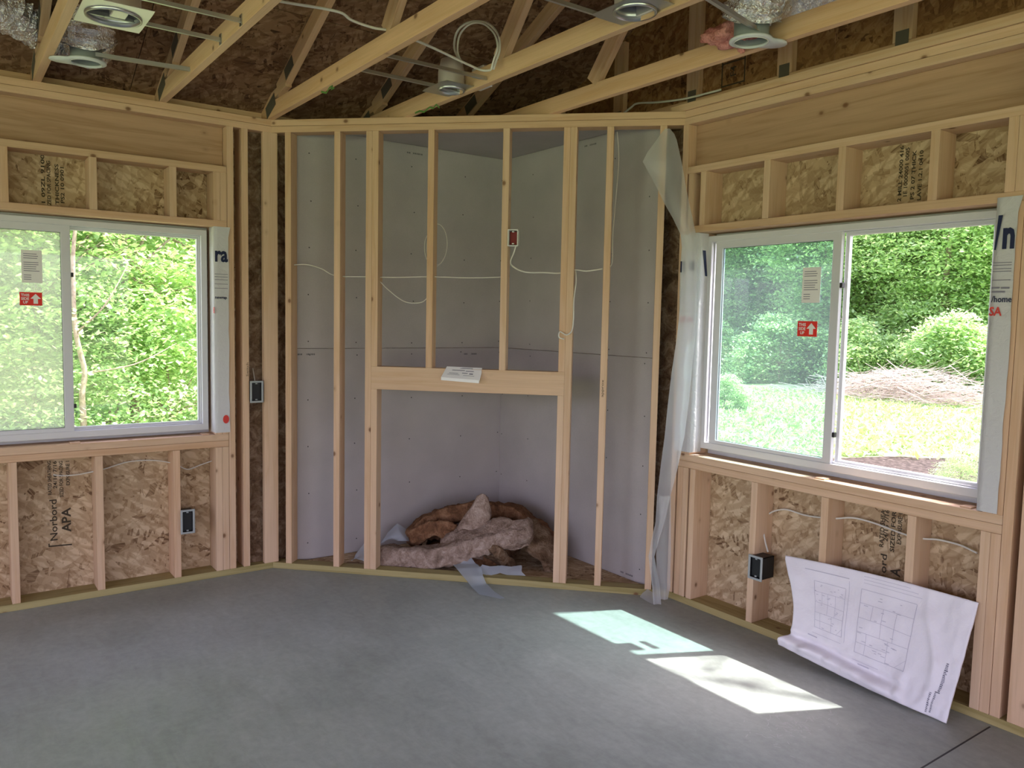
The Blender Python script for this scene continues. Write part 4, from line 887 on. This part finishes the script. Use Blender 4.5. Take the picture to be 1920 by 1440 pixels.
# ------------------------------------------------------------ insulation heap in the fireplace opening
def batt(name, path, w, th, m, label, seed, tilt=0., amp=.022, taper=0.):
    pts = [Vector(p) for p in path]; q = []
    for i in range(len(pts) - 1):
        p0 = pts[max(i - 1, 0)]; p1 = pts[i]; p2 = pts[i + 1]; p3 = pts[min(i + 2, len(pts) - 1)]
        for k in range(10): t = k / 10; q.append(.5 * ((2 * p1) + (p2 - p0) * t + (2 * p0 - 5 * p1 + 4 * p2 - p3) * t * t + (-p0 + 3 * p1 - 3 * p2 + p3) * t ** 3))
    q.append(pts[-1]); n = len(q); seg = 36; vs = []; fs = []
    for i, p in enumerate(q):
        tt = (q[min(i + 1, n - 1)] - q[max(i - 1, 0)]).normalized(); a = tt.cross(Z).normalized(); up = a.cross(tt); ct, st = math.cos(tilt), math.sin(tilt); a, up = a * ct + up * st, up * ct - a * st
        f = i / (n - 1); e = 1 - taper * f; e *= (1 - max(0, .06 - f) * 6) * (1 - max(0, f - .94) * 6)
        for k in range(seg):
            th_ = 2 * PI * k / seg; c_, s_ = math.cos(th_), math.sin(th_)
            x = math.copysign(abs(c_) ** .42, c_) * w / 2 * e; y = math.copysign(abs(s_) ** .42, s_) * th / 2 * e; P = p + a * x + up * y
            dn = noise.noise(P * 7 + Vector((seed, 0, 0))) * amp * 1.2 - abs(noise.noise(P * 16 + Vector((0, seed, 0)))) * amp * 1.3 + noise.noise(P * 60) * amp * .25
            v_ = P + (a * c_ + up * s_) * dn; v_.z = max(v_.z, .024); vs.append(v_)
    for i in range(n - 1):
        for k in range(seg): j = (k + 1) % seg; fs.append((i * seg + k, i * seg + j, (i + 1) * seg + j, (i + 1) * seg + k))
    fs.append(tuple(range(seg))[::-1]); fs.append(tuple(range((n - 1) * seg, n * seg)))
    o = meshobj(name, vs, fs, m, smooth=True); return tag(o, label, 'insulation', 'loose insulation batts heaped in the fireplace opening')
D_ = lambda px, py, off: onD(px, py, off)
batt('insulation_batt', [D_(715, 1036, .21), D_(760, 1046, .19), D_(820, 1043, .19), D_(880, 1030, .21), D_(930, 1014, .24), D_(985, 1004, .28)], .20, .14, M['batt_pink'], 'pinkish front insulation batt lying across the bottom of the heap', 1., .1, .020)
batt('insulation_batt', [D_(868, 1036, .30), D_(882, 1004, .32), D_(898, 968, .33), D_(906, 926, .34)], .16, .30, M['batt_pink'], 'pale insulation batt standing up as the peak of the heap', 4., .3, .016, .78)
batt('insulation_batt', [D_(830, 1038, .24), D_(880, 1018, .24), D_(935, 1000, .25), D_(1000, 996, .28)], .20, .13, M['batt_pink'], 'creased pale insulation batt folded over the front one', 7., -.5, .03)
batt('insulation_batt', [D_(765, 1015, .46), D_(800, 985, .50), D_(850, 962, .55), D_(910, 955, .60), D_(960, 965, .60), D_(1010, 1000, .52), D_(1040, 1040, .42)], .22, .13, M['batt_rust'], 'dark rust brown insulation batt arching at the back of the heap', 11., .2, .028)
batt('insulation_batt', [D_(770, 1012, .36), D_(810, 995, .38), D_(860, 1005, .38), D_(900, 1020, .36)], .20, .12, M['batt_rust'], 'rust brown insulation batt curling on the left of the heap', 15., .4, .03)
batt('insulation_batt', [D_(975, 985, .42), D_(1005, 1010, .36), D_(1030, 1045, .32), D_(1045, 1072, .32)], .2, .07, M['batt'], 'dark brown insulation batt sloping down at the right of the heap', 19., -.4, .024)
batt('insulation_batt', [D_(900, 1028, .34), D_(930, 1040, .25), D_(950, 1052, .2)], .28, .08, M['batt'], 'small brown insulation piece tucked under the front batts', 23., .7, .02)
batt('insulation_batt', [D_(800, 1035, .5), D_(880, 1030, .55), D_(960, 1030, .5)], .5, .17, M['batt_rust'], 'thick brown insulation batt buried in the middle of the heap', 29., .0, .03)
# plastic bags
b1 = ribbon('plastic_strip', [(D_(846, 1048, .14), D_(882, 1044, .14)), (D_(848, 1058, .11), D_(892, 1056, .11)), (D_(856, 1066, .045), D_(902, 1064, .06)), (D_(868, 1080, -.012), D_(906, 1080, -.012)), (ff(884, 1100, .012), ff(912, 1094, .012)), (ff(898, 1114, .008), ff(928, 1110, .008)), (ff(938, 1123, .005), ff(946, 1121, .005))], M['plastic_bag'], 9, .008, 3., 20.)
tag(b1, 'blue white plastic strip draped over the sill plate onto the floor', 'plastic strip')
b2 = ribbon('plastic_strip', [(D_(896, 1074, .05), D_(902, 1058, .09)), (D_(915, 1080, .05), D_(915, 1062, .09)), (D_(935, 1074, .06), D_(938, 1060, .10)), (D_(950, 1078, .05), D_(955, 1062, .1)), (D_(984, 1080, .05), D_(976, 1060, .1))], M['plastic_bag'], 8, .010, 8., 25.)
tag(b2, 'crumpled pale plastic strip lying on the sill plate right of the draped one', 'plastic strip')
b3 = ribbon('plastic_bag', [(D_(716, 1020, .36), D_(722, 1010, .4)), (D_(724, 1000, .36), D_(745, 1015, .34)), (D_(742, 982, .4), D_(762, 1015, .34)), (D_(758, 992, .42), D_(776, 1016, .38))], M['plastic_bag'], 8, .014, 5., 16.)
tag(b3, 'grey translucent plastic bag behind the left opening stud', 'plastic bag')
b4 = ribbon('plastic_bag', [(D_(660, 1052, .16), D_(664, 1046, .2)), (D_(672, 1034, .2), D_(682, 1052, .14)), (D_(684, 1018, .22), D_(700, 1052, .15))], M['plastic_bag'], 8, .012, 9., 16.)
tag(b4, 'small white plastic scrap between the second and third studs', 'plastic bag')
# ------------------------------------------------------------ outdoors
rng = np.random.default_rng(5); GZ = -.5
gr = meshobj('ground', [(-60, -60, GZ), (60, -60, GZ), (60, 70, GZ), (-60, 70, GZ)], [(0, 1, 2, 3)], M['ground'], None, Matrix.Identity(4)); tag(gr, 'sunlit grassy clearing and forest floor outside the windows', 'ground', kind='structure')
def leafmesh(name, cen, size, up=.6, asp=.55, droop=.0):
    n = len(cen); nrm = rng.normal(size=(n, 3)); nrm[:, 2] = np.abs(nrm[:, 2]) + up * 2; nrm /= np.linalg.norm(nrm, axis=1)[:, None]
    a = rng.normal(size=(n, 3)); a -= (a * nrm).sum(1)[:, None] * nrm; a /= np.linalg.norm(a, axis=1)[:, None]; b = np.cross(nrm, a)
    sz = size * rng.uniform(.6, 1.3, n)[:, None]
    v = np.stack([cen - a * sz * .5, cen - a * sz * .05 + b * sz * asp * .5 - nrm * sz * .08, cen + a * sz * .5 - nrm * sz * .12, cen - a * sz * .05 - b * sz * asp * .5 - nrm * sz * .08], 1).reshape(-1, 3)
    me = bpy.data.meshes.new(name); me.vertices.add(4 * n); me.vertices.foreach_set('co', v.ravel()); me.loops.add(4 * n); me.loops.foreach_set('vertex_index', np.arange(4 * n)); me.polygons.add(n)
    me.polygons.foreach_set('loop_start', np.arange(n) * 4); me.polygons.foreach_set('loop_total', np.full(n, 4)); me.update(calc_edges=True); return me
def sprays(n, per, blobs, r):
    """leaf centres grouped in flat drooping sprays inside ellipsoid blobs (cx,cy,cz,rx,ry,rz)"""
    bi = rng.integers(0, len(blobs), n); B = np.array(blobs)[bi]; d_ = rng.normal(size=(n, 3)); d_ /= np.linalg.norm(d_, axis=1)[:, None]; rad = rng.uniform(.45, 1, n)[:, None] ** .6
    c0 = B[:, :3] + d_ * B[:, 3:] * rad
    off = rng.normal(size=(n, per, 3)) * np.array([r, r, r * .22]); off[..., 2] -= .25 * np.abs(off[..., :2]).sum(-1) * .5
    return (c0[:, None] + off).reshape(-1, 3)
def trunkmesh(pts, r0, branches, seed):
    random.seed(seed); vs = []; fs = []
    def tb(P, ra, rb, seg=7):
        k0 = len(vs); n = len(P)
        for i, p in enumerate(P):
            t = (P[min(i + 1, n - 1)] - P[max(i - 1, 0)]).normalized(); a = t.orthogonal().normalized(); b = t.cross(a); r = ra + (rb - ra) * i / (n - 1)
            for k in range(seg): vs.append(p + (a * math.cos(2 * PI * k / seg) + b * math.sin(2 * PI * k / seg)) * r)
        for i in range(n - 1):
            for k in range(seg): j = (k + 1) % seg; fs.append((k0 + i * seg + k, k0 + i * seg + j, k0 + (i + 1) * seg + j, k0 + (i + 1) * seg + k))
    P = [Vector(p) for p in pts]; tb(P, r0, r0 * .35)
    for _ in range(branches):
        i = random.randrange(1, len(P)); p = P[i]; dr = Vector((random.uniform(-1, 1), random.uniform(-1, 1), random.uniform(.1, .8))).normalized(); L_ = random.uniform(.5, 1.6)
        tb([p, p + dr * L_ * .5 + Z * .05, p + dr * L_], r0 * .35, r0 * .1, 5)
    return vs, fs
def make_tree(blobs, n, per, r, leaf, trunk, r0, mt, seed, up=.6):
    lm = leafmesh('foliage', sprays(n, per, blobs, r), leaf, up); lm.materials.append(M[mt])
    vs, fs = trunkmesh(trunk, r0, 14, seed); tm = bpy.data.meshes.new('trunk'); tm.from_pydata([tuple(v) for v in vs], [], fs); tm.materials.append(M['bark']); return lm, tm
def place(meshes, x, y, rot, sc, label, group, name='tree', cat='tree'):
    t = bpy.data.objects.new(name, None); C.objects.link(t); t.location = (x, y, GZ); t.rotation_euler = (0, 0, rot); t.scale = (sc, sc, sc); tag(t, label, cat, group)
    for me, nm in zip(meshes, ('foliage', 'trunk')):
        o = bpy.data.objects.new(nm, me); C.objects.link(o); o.parent = t
        if nm == 'foliage': o['kind'] = 'stuff'
    return t
nearA = make_tree([(0, 0, 3.6, 1.7, 1.7, 1.3), (.4, -.5, 2.2, 1.3, 1.3, .8), (-.3, .6, 5., 1.5, 1.5, .9)], 620, 30, .22, .092, [(0, 0, 0), (.05, .05, 1.3), (-.05, .1, 2.6), (0, 0, 5)], .07, 'leaf_bright', 1)
nearB = make_tree([(0, 0, 1.1, 1.2, 1.2, .9), (.5, .3, 1.9, 1.1, 1.1, .8)], 480, 28, .16, .062, [(0, 0, 0), (.1, 0, .8), (.1, .1, 2.2)], .03, 'leaf_mid', 2)
midA = make_tree([(0, 0, 1.4, 2.0, 2.0, 1.3), (0, 0, 3.8, 2.3, 2.3, 1.6), (.2, .2, 6.4, 2.0, 2.0, 1.6)], 760, 30, .30, .125, [(0, 0, 0), (.1, .1, 2), (0, .2, 4), (.1, 0, 7.5)], .12, 'leaf_mid', 3)
farA = make_tree([(0, 0, 2.2, 2.6, 2.2, 2.2), (.4, 0, 5.4, 2.8, 2.4, 2.2), (-.2, 0, 8.8, 2.4, 2.2, 2.2)], 1350, 26, .40, .165, [(0, 0, 0), (.1, .1, 3), (0, .2, 6), (.1, 0, 10.5)], .15, 'leaf_bright', 4)
farB = make_tree([(0, 0, .8, 1.6, 1.3, .8), (1.3, 0, 1.9, 1.0, .9, .8), (-1.2, .3, 1.5, .9, .9, 1.1), (.3, 0, 3.0, .8, .8, .7), (-.3, -.4, 2.2, 1.1, .8, .9), (1.9, .2, .9, .8, .8, .9)], 470, 22, .34, .19, [(0, 0, 0), (.1, .1, 1), (0, .2, 3)], .06, 'leaf_mid', 5)
def gx(px, X): p = on(px, 620, 'X', X); return p.x, p.y
def gy(px, Y): p = on(px, 620, 'Y', Y); return p.x, p.y
LG = 'leafy trees outside the left window'
for i, (px, X, me, sc, rt, nm, lab) in enumerate([
    (60, -6.5, nearA, 1.0, .3, 'tree', 'bright green tree nearest the left window, behind its stickers'), (250, -6.0, nearA, .95, 2.1, 'tree', 'bright green tree nearest the right pane of the left window'),
    (400, -7.2, nearA, 1.1, 4.0, 'tree', 'bright green tree at the right edge of the left window'), (-80, -7., nearA, 1.1, 5.1, 'tree', 'bright green tree beyond the left edge of the picture'),
    (150, -9.5, midA, 1.0, .0, 'tree', 'taller forest tree behind the sapling trunk'), (330, -10., midA, 1.1, 1.3, 'tree', 'taller forest tree behind the right pane of the left window'), (-20, -10.5, midA, 1.05, 3.0, 'tree', 'taller forest tree behind the left pane of the left window'),
    (60, -14., midA, 1.3, 4.2, 'tree', 'far forest tree between the stickers and the sapling'), (240, -14.5, midA, 1.35, .8, 'tree', 'far forest tree right of the sapling trunk'), (430, -13., midA, 1.25, 2.4, 'tree', 'far forest tree right of the left window'),
    (-140, -14., midA, 1.3, 5.5, 'tree', 'far forest tree beyond the left edge of the picture'),
    (40, -5.5, nearB, 1.0, 1., 'shrub', 'low shrub under the left pane of the left window'), (190, -5.6, nearB, .9, 2., 'shrub', 'low shrub at the foot of the sapling'), (320, -5.4, nearB, 1.05, 3., 'shrub', 'low shrub under the right pane of the left window'), (110, -8., nearB, 1.2, 4., 'shrub', 'shrub behind the meeting stile of the left window'), (-60, -6.0, nearB, 1.1, 4.4, 'shrub', 'low shrub beyond the left edge of the picture')]):
    x, y = gx(px, X); place(me, x, y, rt, sc, lab, LG, nm, nm)
RG = 'trees along the far edge of the clearing'
far_names = ['left pane edge', 'left pane centre', 'left pane sticker', 'meeting stile', 'right pane left side', 'right pane centre', 'right pane right side', 'right jamb']
for i in range(9):
    x, y = gy(1300 + i * 78, 25 + (i % 3) * 1.2); place(farA, x, y, i * 1.7, .92 + .06 * (i % 3), 'tall bright tree at the clearing edge seen behind the ' + (far_names + ['wall right of the window'])[i], RG)
for i in range(7):
    x, y = gy(1290 + i * 105, 30.5); place(farA, x, y, i * 2.3 + 1, 1.25, 'taller tree of the rear row behind the clearing, ' + ['first', 'second', 'third', 'fourth', 'fifth', 'sixth', 'seventh'][i] + ' from the left', RG)
for i, px in enumerate((1335, 1400, 1465, 1530, 1600, 1690, 1780, 1860)):
    x, y = gy(px, 21.5 + (i % 2)); place(farB, x, y, i * 2.1, (.62, .5, .7, .55, .66, .52, .72, .6)[i], 'shrub in front of the forest edge, ' + ['first', 'second', 'third', 'fourth', 'fifth', 'sixth', 'seventh', 'eighth'][i] + ' from the left', 'shrubs in front of the forest edge', 'shrub', 'shrub')
x, y = gy(1362, 12.); place(farB, x, y, .5, .25, 'small leafy bush in the grass at the lower left of the right window', 'shrubs in front of the forest edge', 'shrub', 'shrub')
place(make_tree([(-1.0, -1.5, 8.3, .45, .45, .3), (.6, -1.9, 8.0, .3, .3, .3), (.2, -.2, 9.4, 1.0, .6, .6)], 30, 22, .12, .085, [(0, 0, 0), (.05, 0, 3), (0, -.2, 6), (-.1, -.5, 8.6)], .12, 'leaf_mid', 8), 5.2, 3.9, 0, 1, 'unseen tall thin tree added for the floor dapples, close outside the wall right of the right window', RG)  # out of view, added to cast leaf dapples onto the floor sun patches
x, y = gy(1815, 7.0); place(nearB, x, y, .5, .24, 'small green weed at the lower right corner of the right window', 'shrubs in front of the forest edge', 'shrub', 'shrub')
# sapling close to the left window
sp = [on(px, py, 'X', -4.6) for px, py in ((158, 930), (157, 800), (154, 740), (159, 700), (150, 660), (142, 625), (139, 590), (138, 560), (137, 480), (141, 430), (145, 380), (140, 320))]
sp[0].z = GZ; t = tube('sapling_trunk', sp, lambda f: .034 - .018 * f, M['bark']); tag(t, 'thin crooked sapling trunk beside the meeting stile of the left window', 'sapling')
tube('branch', [sp[5], sp[5] + Vector((.2, .25, .3)), sp[5] + Vector((.1, .5, .75))], lambda f: .012 - .008 * f, M['bark'], t)
tube('branch', [sp[3], sp[3] + Vector((.2, .45, .10)), sp[3] + Vector((.1, .9, .32))], lambda f: .012 - .008 * f, M['bark'], t)
# brush pile
random.seed(21); bx_, by_ = gy(1715, 18.5); vs = []; fs = []
for k in range(850):
    a = random.gauss(0, 1.5); b = random.gauss(0, .7); z0 = GZ + random.uniform(.0, .95) * math.exp(-(a / 2.6) ** 2); L_ = random.uniform(.6, 1.9); th_ = random.gauss(0, .45); ph = random.gauss(.12, .3)
    u = Vector((math.cos(th_) * math.cos(ph), math.sin(th_), math.sin(ph))); P0 = Vector((bx_ + a, by_ + b, z0)) - u * L_ / 2; P1 = P0 + u * L_; w_ = random.uniform(.006, .016); i = len(vs)
    P0.z = max(P0.z, GZ); P1.z = max(P1.z, GZ + .02); s1 = Vector((0, 0, w_)); s2 = Vector((0, -w_, -w_ * .5)); s3 = Vector((0, w_, -w_ * .5))
    vs += [P0 + s1, P0 + s2, P0 + s3, P1 + s1 * .4, P1 + s2 * .4, P1 + s3 * .4]; fs += [(i, i + 1, i + 4, i + 3), (i + 1, i + 2, i + 5, i + 4), (i + 2, i, i + 3, i + 5)]
o = meshobj('brush_pile', vs, fs, M['twig']); tag(o, 'sprawling pile of bare dry brushwood at the far side of the clearing', 'brush pile', kind='stuff')
# grass and mulch
n = 60000; ang = rng.uniform(-.75, -.02, n); r_ = rng.uniform(4., 27., n)
fw = np.array([FWD.x, FWD.y]); base = math.atan2(FWD.y, FWD.x); gxs = CAM.x + r_ * np.cos(base + ang); gys = CAM.y + r_ * np.sin(base + ang)
edge_ = lambda X: 8.75 + 1.1 * (X + 2.1) + .22 * np.sin(X * 3.1) + .12 * np.sin(X * 9.) - 3.4 * (1 / (1 + np.exp((X + 2.75) * 7)))
k = gys > np.minimum(edge_(gxs), 11) + rng.normal(0, .25, n); gxs, gys = gxs[k], gys[k]
gm = leafmesh('grass', np.stack([gxs, gys, GZ + .05 + rng.uniform(0, .05, len(gxs))], 1), .17, .1, .32); gm.materials.append(M['leaf_grass'])
o = bpy.data.objects.new('grass', gm); C.objects.link(o); tag(o, 'patchy sunlit grass covering the clearing', 'grass', kind='stuff')
mv = [(x, min(float(edge_(x)), 11), GZ + .012) for x in np.linspace(-6, 8, 160)]; mv2 = [(x, .16, GZ + .012) for x in np.linspace(-6, 8, 160)]
o = meshobj('mulch_strip', mv2 + mv, [(i, i + 1, 161 + i, 160 + i) for i in range(159)], M['mulch']); tag(o, 'dark mulch and leaf litter strip along the house wall', 'mulch', kind='stuff')
